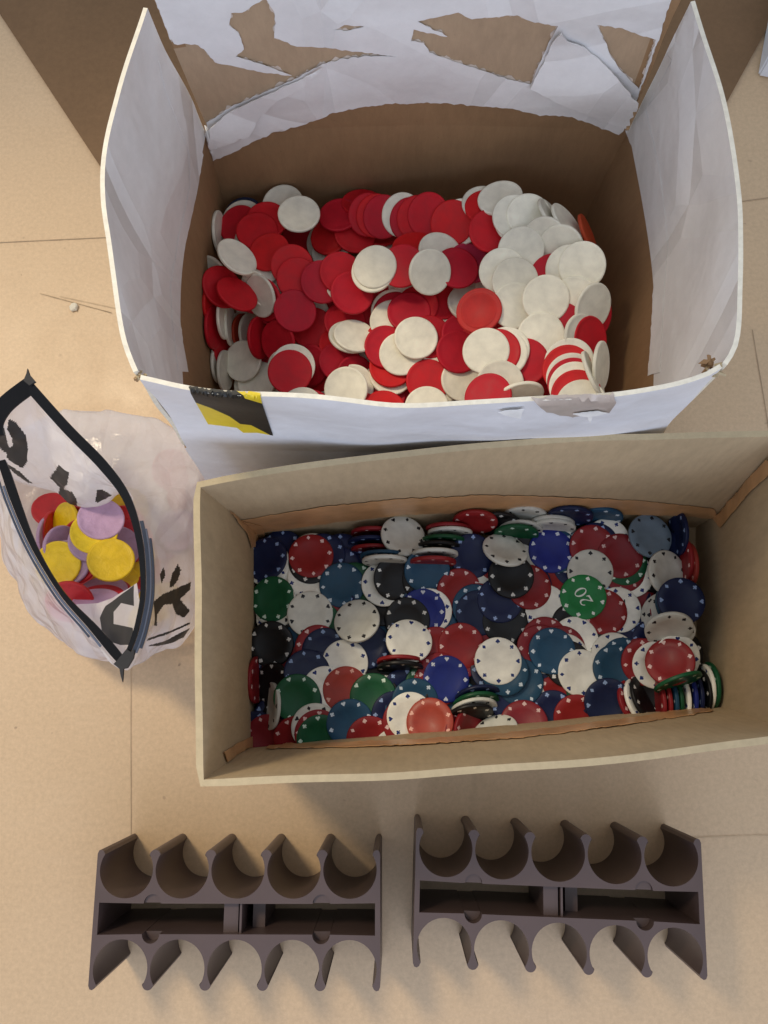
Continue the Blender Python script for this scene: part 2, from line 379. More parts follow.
('a', 'W', -853, 2679, 1280, 0.051, -0.222, 0.974, 0.26, "mostly-buried flat white plain chip in the white box's front left, third from left"),
('a', 'R', -876, 2627, 1280, 0.044, -0.228, 0.973, 1.86, "fully-showing flat red plain chip in the white box's front left"),
('a', 'R', -713, 2319, 1209, -0.122, -0.031, 0.992, 5.82, "mostly-buried flat red plain chip in the white box's front left-centre, leftmost"),
('a', 'W', -778, 2318, 1280, -0.128, 0.059, 0.99, 4.93, "mostly-buried flat white plain chip in the white box's front left, rightmost"),
('a', 'R', -448, 3153, 1100, 0.164, 0.011, 0.986, 0.08, "half-covered flat red plain chip in the white box's middle left-centre, rightmost"),
('a', 'R', -491, 2965, 1054, 0.171, 0.171, 0.97, 1.86, "mostly-buried flat red plain chip in the white box's front left-centre, second from left"),
('a', 'R', -634, 3435, 1266, 0.188, -0.248, 0.95, 0.06, "half-covered flat red plain chip in the white box's middle left-centre, second from left"),
('a', 'R', -476, 3509, 1280, 0.229, -0.169, 0.959, 5.2, "half-covered flat red plain chip in the white box's middle left-centre, third from left"),
('a', 'W', -131, 3814, 1039, 0.014, 0.387, 0.922, 0.69, "mostly-buried tilted white plain chip in the white box's rear left-centre, rightmost"),
('a', 'R', -159, 4045, 980, -0.013, 0.487, 0.873, 0.36, "mostly-buried tilted red plain chip in the white box's rear left-centre, rightmost"),
('a', 'R', -373, 3982, 1101, 0.122, -0.061, 0.991, 6.17, "half-covered flat red plain chip in the white box's rear left-centre, third from left"),
('a', 'R', -381, 3326, 1280, 0.229, -0.169, 0.959, 2.8, "fully-showing flat red plain chip in the white box's middle left-centre"),
('a', 'R', -512, 4141, 1142, -0.11, 0.173, 0.979, 2.0, "half-covered flat red plain chip in the white box's rear left-centre, second from left"),
('a', 'R', -256, 4070, 1249, -0.307, -0.446, 0.84, 0.31, "half-covered tilted red plain chip in the white box's rear left-centre, leftmost"),
('a', 'R', -187, 4045, 1273, -0.317, -0.442, 0.839, 2.45, "mostly-buried tilted red plain chip in the white box's rear left-centre, leftmost"),
('a', 'R', -127, 4022, 1293, -0.326, -0.441, 0.837, 2.3, "half-covered tilted red plain chip in the white box's rear left-centre, rightmost"),
('a', 'W', 34, 3999, 1355, -0.338, -0.441, 0.832, 3.29, "half-covered tilted white plain chip in the white box's rear left-centre"),
('a', 'R', 100, 3945, 1367, -0.352, -0.447, 0.822, 0.04, "mostly-buried tilted red plain chip in the white box's rear right-centre, leftmost"),
('a', 'R', 158, 3942, 1400, -0.359, -0.442, 0.822, 0.93, "half-covered tilted red plain chip in the white box's rear right-centre, leftmost"),
('a', 'R', 247, 3937, 1450, -0.373, -0.447, 0.813, 1.32, "half-covered tilted red plain chip in the white box's rear right-centre, rightmost"),
('a', 'R', 131, 3665, 1431, -0.077, 0.415, 0.907, 2.77, "mostly-buried tilted red plain chip in the white box's rear right-centre, rightmost"),
('a', 'W', 513, 3833, 1510, -0.26, -0.447, 0.856, 1.9, "mostly-buried tilted white plain chip in the white box's rear right-centre"),
('a', 'R', 440, 3831, 1499, -0.282, -0.439, 0.853, 3.85, "fully-showing tilted red plain chip in the white box's rear right-centre"),
('a', 'R', 32, 3457, 1480, -0.192, -0.15, 0.97, 1.79, "half-covered flat red plain chip in the white box's rear left-centre, rightmost"),
('a', 'W', 58, 3260, 1211, -0.146, 0.086, 0.986, 5.71, "mostly-buried flat white plain chip in the white box's middle left-centre, rightmost"),
('a', 'W', 341, 3579, 1483, 0.229, 0.063, 0.972, 6.04, "half-covered flat white plain chip in the white box's rear right-centre, leftmost"),
('a', 'W', -203, 3438, 1437, -0.193, -0.149, 0.97, 0.37, "mostly-buried flat white plain chip in the white box's middle left-centre, third from left"),
('a', 'W', -187, 3463, 1456, -0.172, -0.14, 0.975, 1.31, "fully-showing flat white plain chip in the white box's rear left-centre"),
('a', 'P', 586, 3509, 1431, 0.282, 0.043, 0.959, 3.54, "mostly-buried flat pinkish red plain chip in the white box's rear right-centre"),
('a', 'R', 476, 3438, 1478, 0.183, 0.0, 0.983, 4.84, "half-covered flat red plain chip in the white box's rear right-centre, leftmost"),
('a', 'R', 349, 3274, 1235, 0.077, 0.088, 0.993, 0.4, "mostly-buried flat red plain chip in the white box's middle right-centre, fourth from left"),
('a', 'R', 158, 3223, 1246, -0.122, 0.0, 0.993, 1.16, "mostly-buried flat red plain chip in the white box's middle right-centre, second from left"),
('a', 'W', 254, 3346, 1580, 0.363, -0.455, 0.813, 2.87, "fully-showing tilted white plain chip in the white box's middle right-centre"),
('a', 'R', -485, 2793, 1095, 0.164, 0.043, 0.986, 4.2, "half-covered flat red plain chip in the white box's front left-centre, leftmost"),
('a', 'W', -50, 3224, 1193, -0.181, 0.0, 0.983, 5.67, "mostly-buried flat white plain chip in the white box's middle left-centre, fourth from left"),
('a', 'R', -33, 3190, 1208, -0.181, 0.0, 0.983, 5.44, "mostly-buried flat red plain chip in the white box's middle left-centre, fourth from left"),
('a', 'W', -58, 3115, 1213, -0.181, 0.0, 0.983, 4.98, "half-covered flat white plain chip in the white box's middle left-centre"),
('a', 'R', 91, 3161, 1263, -0.022, 0.022, 1.0, 0.33, "half-covered flat red plain chip in the white box's middle right-centre"),
('a', 'W', -400, 2986, 1164, 0.205, 0.352, 0.913, 6.13, "mostly-buried tilted white plain chip in the white box's middle left-centre"),
('a', 'W', -357, 2980, 1197, 0.204, 0.344, 0.917, 3.86, "half-covered tilted white plain chip in the white box's middle left-centre"),
('a', 'R', -360, 2675, 1055, 0.512, -0.339, 0.79, 0.54, "mostly-buried tilted red plain chip in the white box's front left-centre, rightmost"),
('a', 'W', -375, 2585, 1079, -0.156, -0.263, 0.952, 1.6, "mostly-buried flat white plain chip in the white box's front left-centre, leftmost"),
('a', 'W', -419, 2479, 1280, -0.173, -0.248, 0.953, 3.9, "fully-showing flat white plain chip in the white box's front left-centre"),
('a', 'W', -58, 2667, 1115, 0.086, 0.025, 0.996, 2.42, "mostly-buried flat white plain chip in the white box's front left-centre, rightmost"),
('a', 'R', -58, 2720, 1158, 0.061, 0.0, 0.998, 2.8, "half-covered flat red plain chip in the white box's front left-centre, rightmost"),
('a', 'R', -112, 2300, 1257, 0.086, 0.086, 0.993, 5.05, "mostly-buried flat red plain chip in the white box's front left-centre, fourth from left"),
('a', 'W', 354, 2873, 1209, 0.021, -0.009, 1.0, 5.17, "mostly-buried flat white plain chip in the white box's front right-centre, third from left"),
('a', 'R', 263, 2945, 1248, 0.16, -0.151, 0.976, 3.43, "mostly-buried flat red plain chip in the white box's middle right-centre, third from left"),
('a', 'R', -99, 2872, 1216, 0.15, -0.15, 0.977, 4.98, "half-covered flat red plain chip in the white box's front left-centre, second from left"),
('a', 'W', 25, 2806, 1223, -0.0, -0.181, 0.983, 2.55, "half-covered flat white plain chip in the white box's front left-centre"),
('a', 'W', 147, 2921, 1280, 0.086, -0.086, 0.993, 6.12, "fully-showing flat white plain chip in the white box's middle right-centre"),
('a', 'R', 245, 2581, 1196, -0.027, -0.158, 0.987, 3.8, "half-covered flat red plain chip in the white box's front right-centre, leftmost"),
('a', 'W', 232, 2316, 1280, -0.0, -0.061, 0.998, 6.08, "mostly-buried flat white plain chip in the white box's front right-centre, leftmost"),
('a', 'W', 529, 2580, 1216, 0.106, -0.136, 0.985, 0.28, "half-covered flat white plain chip in the white box's front right-centre, leftmost"),
('a', 'W', 693, 3932, 1606, 0.024, 0.152, 0.988, 5.54, "mostly-buried flat white plain chip in the white box's rear right-centre"),
('a', 'R', 714, 3886, 1621, 0.019, 0.162, 0.987, 3.51, "mostly-buried flat red plain chip in the white box's rear right-centre"),
('a', 'R', 737, 3663, 1648, 0.061, -0.122, 0.991, 4.48, "half-covered flat red plain chip in the white box's rear right-centre, rightmost"),
('a', 'W', 813, 3939, 1675, -0.221, 0.224, 0.949, 1.21, "half-covered flat white plain chip in the white box's rear right-centre, rightmost"),
('a', 'W', 935, 3709, 1713, 0.08, -0.2, 0.977, 3.45, "mostly-buried flat white plain chip in the white box's rear right"),
('a', 'W', 918, 3733, 1731, 0.067, -0.178, 0.982, 1.82, "half-covered flat white plain chip in the white box's rear right, leftmost"),
('a', 'W', 1028, 3740, 1733, 0.086, -0.167, 0.982, 0.66, "half-covered flat white plain chip in the white box's rear right, rightmost"),
('a', 'W', 1314, 3656, 1766, 0.664, 0.283, 0.691, 0.02, "half-covered tilted white plain chip in the white box's rear right, rightmost"),
('a', 'W', 1213, 3718, 1739, 0.694, 0.325, 0.642, 5.69, "mostly-buried tilted white plain chip in the white box's rear right, second from left"),
('a', 'D', 1493, 3596, 1679, 0.843, 0.171, 0.511, 4.21, "mostly-buried tilted orange-red plain chip in the white box's rear right"),
('a', 'W', 1139, 3512, 1762, -0.475, -0.65, 0.594, 1.29, "mostly-buried tilted white plain chip in the white box's rear right, leftmost"),
('a', 'W', 1255, 3431, 1781, -0.475, -0.644, 0.6, 1.62, "half-covered tilted white plain chip in the white box's rear right, second from left"),
('a', 'W', 958, 3455, 1717, -0.207, -0.318, 0.925, 2.92, "half-covered tilted white plain chip in the white box's rear right, leftmost"),
('a', 'W', 814, 3312, 1651, -0.195, -0.284, 0.939, 5.14, "half-covered flat white plain chip in the white box's middle right-centre"),
('a', 'R', 1199, 3229, 1704, -0.105, -0.262, 0.959, 0.74, "mostly-buried flat red plain chip in the white box's middle right, fourth from left"),
('a', 'R', 1251, 3126, 1691, -0.101, -0.26, 0.96, 6.08, "mostly-buried flat red plain chip in the white box's middle right, rightmost"),
('a', 'W', 1304, 3244, 1797, -0.373, -0.435, 0.82, 5.93, "mostly-buried tilted white plain chip in the white box's rear right, rightmost"),
('a', 'W', 1390, 3237, 1854, -0.411, -0.461, 0.787, 1.54, "fully-showing tilted white plain chip in the white box's rear right"),
('a', 'W', 907, 3205, 1689, -0.018, -0.283, 0.959, 4.02, "half-covered flat white plain chip in the white box's middle right, leftmost"),
('a', 'R', 894, 3078, 1280, -0.021, 0.101, 0.995, 2.26, "mostly-buried flat red plain chip in the white box's middle right, leftmost"),
('a', 'W', 907, 3017, 1642, -0.021, -0.289, 0.957, 4.38, "half-covered flat white plain chip in the white box's middle right, second from left"),
('a', 'W', 585, 3222, 1280, 0.171, 0.171, 0.97, 0.55, "mostly-buried flat white plain chip in the white box's middle right-centre, third from left"),
('a', 'R', 532, 2950, 1272, 0.173, -0.049, 0.984, 2.95, "mostly-buried flat red plain chip in the white box's middle right-centre, rightmost"),
('a', 'Q', 631, 2991, 1613, -0.281, -0.167, 0.945, 3.7, "fully-showing flat bright red ring-marked plain chip in the white box's middle right-centre"),
('a', 'R', 488, 2797, 1280, 0.131, -0.093, 0.987, 3.93, "half-covered flat red plain chip in the white box's front right-centre, second from left"),
('a', 'W', 1338, 3003, 1764, -0.228, -0.27, 0.936, 4.35, "half-covered flat white plain chip in the white box's middle right, rightmost"),
('a', 'R', 1236, 2821, 1699, -0.219, -0.251, 0.943, 5.6, "mostly-buried flat red plain chip in the white box's middle right, fifth from left"),
('a', 'W', 1125, 3011, 1767, -0.039, -0.344, 0.938, 1.52, "fully-showing flat white plain chip in the white box's middle right, rightmost"),
('a', 'R', 1487, 2865, 1740, 0.552, -0.505, 0.663, 0.96, "mostly-buried tilted red plain chip in the white box's middle right"),
('a', 'W', 1467, 2921, 1809, 0.549, -0.505, 0.666, 2.45, "half-covered tilted white plain chip in the white box's middle right"),
('a', 'W', 1089, 2741, 1694, -0.124, -0.259, 0.958, 3.57, "fully-showing flat white plain chip in the white box's middle right, leftmost"),
('a', 'W', 1372, 2685, 1778, 0.585, -0.279, 0.762, 6.03, "mostly-buried tilted white plain chip in the white box's middle right"),
('a', 'R', 1450, 2691, 1728, 0.586, -0.272, 0.764, 4.46, "half-covered tilted red plain chip in the white box's middle right"),
('a', 'R', 1020, 2493, 1280, 0.121, -0.268, 0.956, 4.64, "mostly-buried flat red plain chip in the white box's front right, leftmost"),
('a', 'R', 969, 2553, 1639, -0.124, -0.245, 0.962, 6.11, "half-covered flat red plain chip in the white box's front right, leftmost"),
('a', 'W', 825, 2645, 1655, -0.172, -0.142, 0.975, 1.68, "mostly-buried flat white plain chip in the white box's front right, leftmost"),
('a', 'W', 809, 2612, 1655, -0.172, -0.14, 0.975, 1.63, "mostly-buried flat white plain chip in the white box's front right-centre, rightmost"),
('a', 'R', 756, 2628, 1656, -0.172, -0.14, 0.975, 2.65, "half-covered flat red plain chip in the white box's front right-centre, rightmost"),
('a', 'W', 673, 2639, 1651, -0.172, -0.14, 0.975, 1.86, "fully-showing flat white plain chip in the white box's front right-centre"),
('a', 'W', 775, 2380, 1627, -0.1, -0.243, 0.965, 4.09, "half-covered flat white plain chip in the white box's front right-centre, rightmost"),
('a', 'W', 913, 2256, 1697, 0.14, -0.969, 0.205, 5.98, "half-covered upright white plain chip in the white box's front right, leftmost"),
('a', 'R', 667, 2225, 1757, -0.357, -0.087, 0.93, 0.96, "half-covered flat red plain chip in the white box's front right-centre, third from left"),
('a', 'W', 1260, 2466, 1838, -0.242, -0.158, 0.957, 3.25, "mostly-buried flat white plain chip in the white box's front right, second from left"),
('a', 'R', 1243, 2413, 1834, -0.247, -0.154, 0.957, 4.26, "half-covered flat red plain chip in the white box's front right, second from left"),
('a', 'W', 1268, 2347, 1840, -0.252, -0.145, 0.957, 3.1, "mostly-buried flat white plain chip in the white box's front right, third from left"),
('a', 'R', 1273, 2307, 1844, -0.253, -0.139, 0.957, 5.74, "mostly-buried flat red plain chip in the white box's front right, rightmost"),
('a', 'W', 1284, 2273, 1851, -0.256, -0.134, 0.957, 4.63, "mostly-buried flat white plain chip in the white box's front right, rightmost"),
('a', 'R', 1295, 2209, 1855, -0.259, -0.125, 0.958, 5.54, "half-covered flat red plain chip in the white box's front right, rightmost"),
('a', 'W', 1326, 2129, 1863, -0.265, -0.114, 0.958, 0.7, "half-covered flat white plain chip in the white box's front right"),
('a', 'W', 1410, 2337, 1919, 0.837, 0.246, 0.489, 1.23, "mostly-buried upright white plain chip in the white box's front right"),
('a', 'W', 1474, 2403, 1910, 0.868, -0.197, 0.456, 0.41, "half-covered upright white plain chip in the white box's front right, rightmost"),
('b', 'K', -326, 84, 499, -0.086, 0.055, 0.995, 5.21, "mostly-buried flat black poker chip in the brown box's front left, rightmost"),
('b', 'N', 1749, 817, 468, 0.0, 0.0, 1.0, 6.05, "mostly-buried flat navy blue poker chip in the brown box's middle right, leftmost"),
('b', 'K', 1153, 1321, 409, 0.0, 0.0, 1.0, 0.09, "mostly-buried flat black poker chip in the brown box's rear right-centre"),
('b', 'N', -1025, -122, 408, 0.0, 0.0, 1.0, 4.96, "mostly-buried flat navy blue poker chip in the brown box's front left, leftmost"),
('b', 'K', 2082, 831, 391, 0.468, -0.021, 0.883, 4.57, "mostly-buried tilted black poker chip in the brown box's middle right"),
('b', 'T', 75, -28, 492, 0.298, 0.0, 0.955, 5.7, "mostly-buried flat teal blue poker chip in the brown box's front left-centre, leftmost"),
('b', 'N', -1017, 342, 434, -0.107, -0.107, 0.989, 1.7, "mostly-buried flat navy blue poker chip in the brown box's middle left, leftmost"),
('b', 'N', -527, 792, 418, -0.352, 0.0, 0.936, 4.49, "mostly-buried flat navy blue poker chip in the brown box's middle left, second from left"),
('b', 'N', 1101, 538, 462, -0.142, 0.021, 0.99, 1.49, "mostly-buried flat navy blue poker chip in the brown box's middle right-centre, rightmost"),
('b', 'W', 1234, 309, 479, -0.0, -0.181, 0.983, 0.48, "mostly-buried flat white blue-marked poker chip in the brown box's middle right-centre, leftmost"),
('b', 'K', 383, -1, 455, 0.452, 0.0, 0.892, 4.68, "mostly-buried tilted black poker chip in the brown box's front left-centre"),
('b', 'K', 1315, 83, 463, -0.026, -0.1, 0.995, 0.27, "mostly-buried flat black poker chip in the brown box's front right-centre"),
('b', 'N', 1648, 107, 496, -0.043, 0.018, 0.999, 4.39, "mostly-buried flat navy blue poker chip in the brown box's front right-centre, rightmost"),
('b', 'N', 2289, 842, 359, 0.468, -0.021, 0.883, 1.78, "mostly-buried tilted navy blue poker chip in the brown box's middle right"),
('b', 'K', 1582, 539, 484, 0.0, 0.03, 1.0, 3.06, "mostly-buried flat black poker chip in the brown box's middle right-centre, rightmost"),
('b', 'N', -493, 1283, 412, 0.044, 0.2, 0.979, 5.6, "mostly-buried flat navy blue poker chip in the brown box's rear left, third from left"),
('b', 'N', -1024, 1315, 420, -0.079, 0.228, 0.97, 1.53, "mostly-buried flat navy blue poker chip in the brown box's rear left, leftmost"),
('b', 'N', -716, 252, 488, 0.065, -0.126, 0.99, 2.94, "mostly-buried flat navy blue poker chip in the brown box's front left, rightmost"),
('b', 'T', 1509, 1285, 432, -0.142, 0.021, 0.99, 2.23, "mostly-buried flat teal blue poker chip in the brown box's rear right-centre, rightmost"),
('b', 'N', 1187, 68, 454, 0.039, -0.144, 0.989, 1.2, "mostly-buried flat navy blue poker chip in the brown box's front right-centre, second from left"),
('b', 'K', 806, 513, 446, -0.065, 0.076, 0.995, 2.97, "mostly-buried flat black poker chip in the brown box's middle right-centre, leftmost"),
('b', 'W', -743, 1271, 457, 0.107, 0.125, 0.986, 1.14, "mostly-buried flat white blue-marked poker chip in the brown box's rear left, rightmost"),
('b', 'N', 1126, 1015, 446, 0.0, 0.122, 0.993, 5.02, "mostly-buried flat navy blue poker chip in the brown box's rear right-centre, leftmost"),
('b', 'K', -107, 62, 507, 0.043, 0.043, 0.998, 3.86, "mostly-buried flat black poker chip in the brown box's front left-centre, second from left"),
('b', 'N', 2347, 1273, 491, 0.321, 0.038, 0.946, 1.78, "mostly-buried flat navy blue poker chip in the brown box's rear right"),
('b', 'N', -819, 21, 556, -0.078, -0.108, 0.991, 6.11, "mostly-buried flat navy blue poker chip in the brown box's front left, second from left"),
('b', 'R', 867, 1218, 452, 0.107, 0.125, 0.986, 2.17, "mostly-buried flat red poker chip in the brown box's rear right-centre, leftmost"),
('b', 'W', -1028, 735, 444, -0.163, -0.021, 0.986, 4.22, "mostly-buried flat white blue-marked poker chip in the brown box's middle left"),
('b', 'K', 101, 1294, 526, -0.149, 0.178, 0.973, 4.6, "mostly-buried flat black poker chip in the brown box's rear left-centre, second from left"),
('b', 'W', 1032, 55, 474, 0.021, -0.142, 0.99, 1.67, "mostly-buried flat white blue-marked poker chip in the brown box's front right-centre"),
('b', 'T', 193, 1009, 495, -0.078, -0.044, 0.996, 0.07, "mostly-buried flat teal blue poker chip in the brown box's rear left-centre"),
('b', 'T', -180, 688, 426, -0.012, 0.043, 0.999, 5.61, "mostly-buried flat teal blue poker chip in the brown box's middle left-centre, leftmost"),
('b', 'K', 896, 834, 458, -0.061, 0.0, 0.998, 6.01, "mostly-buried flat black poker chip in the brown box's middle right-centre, second from left"),
('b', 'K', 49, 1121, 473, -0.086, 0.086, 0.993, 1.07, "mostly-buried flat black poker chip in the brown box's rear left-centre, leftmost"),
('b', 'W', -842, 1116, 458, 0.0, 0.0, 1.0, 0.96, "mostly-buried flat white blue-marked poker chip in the brown box's rear left, second from left"),
('b', 'K', -134, 849, 443, -0.013, 0.043, 0.999, 2.72, "mostly-buried flat black poker chip in the brown box's middle left-centre, leftmost"),
('b', 'K', 404, 1093, 504, -0.021, -0.021, 1.0, 3.75, "mostly-buried flat black poker chip in the brown box's rear left-centre, rightmost"),
('b', 'R', 2031, 360, 517, -0.086, 0.025, 0.996, 6.21, "mostly-buried flat red poker chip in the brown box's middle right, second from left"),
('b', 'R', 2001, 914, 444, 0.086, -0.086, 0.993, 6.05, "mostly-buried flat red poker chip in the brown box's middle right, leftmost"),
('b', 'G', 1587, 141, 494, -0.043, -0.043, 0.998, 6.2, "mostly-buried flat green poker chip in the brown box's front right-centre"),
('b', 'K', 638, 101, 438, -0.173, -0.044, 0.984, 1.54, "mostly-buried flat black poker chip in the brown box's front left-centre, rightmost"),
('b', 'N', -484, 545, 476, 0.022, 0.022, 1.0, 3.76, "mostly-buried flat navy blue poker chip in the brown box's middle left, rightmost"),
('b', 'R', 512, 404, 456, -0.023, 0.099, 0.995, 2.74, "mostly-buried flat red poker chip in the brown box's middle left-centre, second from left"),
('b', 'K', -1010, 817, 460, -0.151, 0.0, 0.989, 1.45, "mostly-buried flat black poker chip in the brown box's middle left"),
('b', 'K', 2196, 1139, 454, 0.161, -0.021, 0.987, 0.41, "mostly-buried flat black poker chip in the brown box's rear right"),
('b', 'K', 2344, 429, 560, 0.158, 0.027, 0.987, 1.06, "mostly-buried flat black poker chip in the brown box's middle right"),
('b', 'N', 925, 76, 484, 0.043, -0.043, 0.998, 2.25, "mostly-buried flat navy blue poker chip in the brown box's front right-centre, leftmost"),
('b', 'K', -130, 337, 442, 0.061, 0.03, 0.998, 0.55, "mostly-buried flat black poker chip in the brown box's middle left-centre, rightmost"),
('b', 'K', 2069, 143, 520, -0.03, -0.061, 0.998, 0.95, "mostly-buried flat black poker chip in the brown box's front right"),
('b', 'T', 2339, 839, 560, 0.242, 0.0, 0.97, 0.28, "mostly-buried flat teal blue poker chip in the brown box's middle right, rightmost"),
('b', 'N', -258, 1111, 426, -0.0, 0.061, 0.998, 3.91, "mostly-buried flat navy blue poker chip in the brown box's rear left, rightmost"),
('b', 'N', 2139, 551, 487, -0.107, 0.125, 0.986, 3.09, "mostly-buried flat navy blue poker chip in the brown box's middle right, third from left"),
('b', 'K', -180, 62, 495, -0.147, 0.054, 0.988, 1.53, "mostly-buried flat black poker chip in the brown box's front left-centre, leftmost"),
('b', 'N', -500, 1145, 445, 0.107, 0.045, 0.993, 3.31, "mostly-buried flat navy blue poker chip in the brown box's rear left, second from left"),
('b', 'R', 1301, 1109, 426, 0.03, 0.061, 0.998, 2.67, "mostly-buried flat red poker chip in the brown box's rear right-centre, rightmost"),
('b', 'T', -912, 552, 461, -0.093, -0.064, 0.994, 4.14, "mostly-buried flat teal blue poker chip in the brown box's middle left"),
('b', 'W', 673, 1140, 479, 0.057, 0.086, 0.995, 5.86, "mostly-buried flat white blue-marked poker chip in the brown box's rear left-centre"),
('b', 'W', 1046, 1187, 427, -0.04, 0.101, 0.994, 2.22, "mostly-buried flat white blue-marked poker chip in the brown box's rear right-centre, leftmost"),
('b', 'R', -955, 298, 453, -0.086, -0.025, 0.996, 4.05, "mostly-buried flat red poker chip in the brown box's middle left, leftmost"),
('b', 'N', 1833, 644, 459, 0.0, 0.212, 0.977, 1.37, "mostly-buried flat navy blue poker chip in the brown box's middle right, second from left"),
('b', 'N', 117, 606, 452, 0.061, 0.0, 0.998, 5.9, "mostly-buried flat navy blue poker chip in the brown box's middle left-centre"),
('b', 'T', 312, 635, 467, 0.0, 0.0, 1.0, 3.88, "mostly-buried flat teal blue poker chip in the brown box's middle left-centre, second from left"),
('b', 'T', 504, 9, 454, -0.079, -0.014, 0.997, 1.0, "mostly-buried flat teal blue poker chip in the brown box's front left-centre, rightmost"),
('b', 'N', 801, 296, 491, -0.072, 0.129, 0.989, 1.61, "mostly-buried flat navy blue poker chip in the brown box's middle right-centre, leftmost"),
('b', 'K', -947, -115, 434, -0.128, -0.128, 0.983, 1.0, "mostly-buried flat black poker chip in the brown box's front left, leftmost"),
('b', 'N', 1535, 1180, 431, -0.022, 0.022, 1.0, 1.12, "mostly-buried flat navy blue poker chip in the brown box's rear right-centre, second from left"),
('b', 'W', -760, 1073, 472, 0.043, 0.079, 0.996, 1.93, "mostly-buried flat white blue-marked poker chip in the brown box's rear left, third from left"),
('b', 'N', -652, 1268, 460, 0.064, 0.108, 0.992, 5.17, "half-covered flat navy blue poker chip in the brown box's rear left"),
('b', 'K', -754, 1204, 474, 0.055, 0.086, 0.995, 2.87, "mostly-buried flat black poker chip in the brown box's rear left"),
('b', 'R', -755, 1257, 475, 0.056, 0.1, 0.993, 1.74, "fully-showing flat red poker chip in the brown box's rear left"),
('b', 'W', -1125, 1185, 430, -0.24, 0.085, 0.967, 2.63, "mostly-buried flat white blue-marked poker chip in the brown box's rear left, leftmost"),
('b', 'N', -1151, 1236, 440, -0.248, 0.103, 0.963, 1.68, "fully-showing flat navy blue poker chip in the brown box's rear left"),
('b', 'w', -1045, 830, 476, -0.224, -0.043, 0.974, 4.61, "mostly-buried flat off-white black-marked poker chip in the brown box's middle left"),
('b', 'G', -1073, 882, 477, -0.229, -0.043, 0.973, 0.37, "fully-showing flat green poker chip in the brown box's middle left"),
('b', 'K', -1076, 499, 478, -0.096, -0.089, 0.991, 1.82, "fully-showing flat black poker chip in the brown box's middle left"),
('b', 'w', -111, 1192, 600, 0.004, -0.999, 0.052, 2.03, "half-covered upright off-white black-marked poker chip in the brown box's rear left-centre"),
('b', 'T', -129, 1251, 512, 0.005, -0.999, 0.046, 1.14, "mostly-buried upright teal blue poker chip in the brown box's rear left-centre"),
('b', 'R', -219, 1324, 400, 0.007, -0.999, 0.04, 4.64, "mostly-buried upright red poker chip in the brown box's rear left-centre, leftmost"),
('b', 'N', -246, 1387, 397, 0.011, -0.994, 0.113, 1.13, "mostly-buried upright navy blue poker chip in the brown box's rear left-centre"),
('b', 'R', -221, 1477, 396, 0.008, -0.999, 0.049, 1.89, "mostly-buried upright red poker chip in the brown box's rear left-centre, second from left"),
('b', 'w', 313, 1244, 647, -0.008, -0.999, 0.04, 0.35, "mostly-buried upright off-white black-marked poker chip in the brown box's rear left-centre, leftmost"),
('b', 'R', 296, 1177, 638, -0.007, -0.999, 0.04, 4.75, "half-covered upright red poker chip in the brown box's rear left-centre, leftmost"),
('b', 'K', 346, 1334, 491, -0.009, -0.999, 0.04, 2.29, "mostly-buried upright black poker chip in the brown box's rear left-centre"),
('b', 'G', 391, 1389, 479, -0.013, -0.998, 0.058, 4.12, "mostly-buried upright green poker chip in the brown box's rear left-centre"),
('b', 'w', 452, 1457, 493, -0.013, -0.999, 0.04, 1.36, "mostly-buried upright off-white black-marked poker chip in the brown box's rear left-centre, rightmost"),
('b', 'R', 435, 1494, 486, -0.015, -0.999, 0.044, 0.14, "mostly-buried upright red poker chip in the brown box's rear left-centre, rightmost"),
('b', 'R', 664, 1539, 567, -0.046, -0.953, 0.3, 2.02, "half-covered upright red poker chip in the brown box's rear left-centre, rightmost"),
('b', 'w', 1102, 1602, 522, -0.06, -0.981, 0.182, 4.89, "half-covered upright off-white black-marked poker chip in the brown box's rear right-centre, leftmost"),
('b', 'N', 1474, 1583, 608, -0.081, -0.981, 0.178, 5.26, "half-covered upright navy blue poker chip in the brown box's rear right-centre"),
('b', 'T', 1748, 1591, 532, -0.094, -0.98, 0.176, 2.19, "half-covered upright teal blue poker chip in the brown box's rear right"),
('b', 'R', -456, 945, 460, 0.122, -0.03, 0.992, 5.32, "mostly-buried flat red poker chip in the brown box's rear left"),
('b', 'G', -371, 1007, 457, 0.122, -0.03, 0.992, 0.32, "mostly-buried flat green poker chip in the brown box's rear left"),
('b', 'T', -482, 1003, 478, 0.1, -0.022, 0.995, 3.28, "fully-showing flat teal blue poker chip in the brown box's rear left"),
('b', 'G', -680, 668, 486, 0.043, 0.043, 0.998, 1.62, "mostly-buried flat green poker chip in the brown box's middle left"),
('b', 'w', -748, 751, 506, 0.101, -0.021, 0.995, 2.76, "fully-showing flat off-white black-marked poker chip in the brown box's middle left, leftmost"),
('b', 'R', -675, 466, 496, 0.044, -0.078, 0.996, 1.39, "mostly-buried flat red poker chip in the brown box's middle left, rightmost"),
('b', 'N', -615, 441, 500, 0.046, -0.066, 0.997, 5.61, "half-covered flat navy blue poker chip in the brown box's middle left, second from left"),
('b', 'N', -262, 486, 467, 0.153, 0.065, 0.986, 1.9, "half-covered flat navy blue poker chip in the brown box's middle left, rightmost"),
('b', 'w', -345, 687, 560, -0.162, 0.326, 0.932, 5.94, "fully-showing flat off-white black-marked poker chip in the brown box's middle left, rightmost"),
('b', 'W', -120, 1012, 480, 0.065, 0.036, 0.997, 0.69, "half-covered flat white blue-marked poker chip in the brown box's rear left-centre"),
('b', 'K', -17, 1056, 538, 0.204, -0.298, 0.933, 2.7, "half-covered flat black poker chip in the brown box's rear left-centre"),
('b', 'K', 230, 1039, 535, -0.043, -0.339, 0.94, 2.78, "mostly-buried flat black poker chip in the brown box's rear left-centre, third from left"),
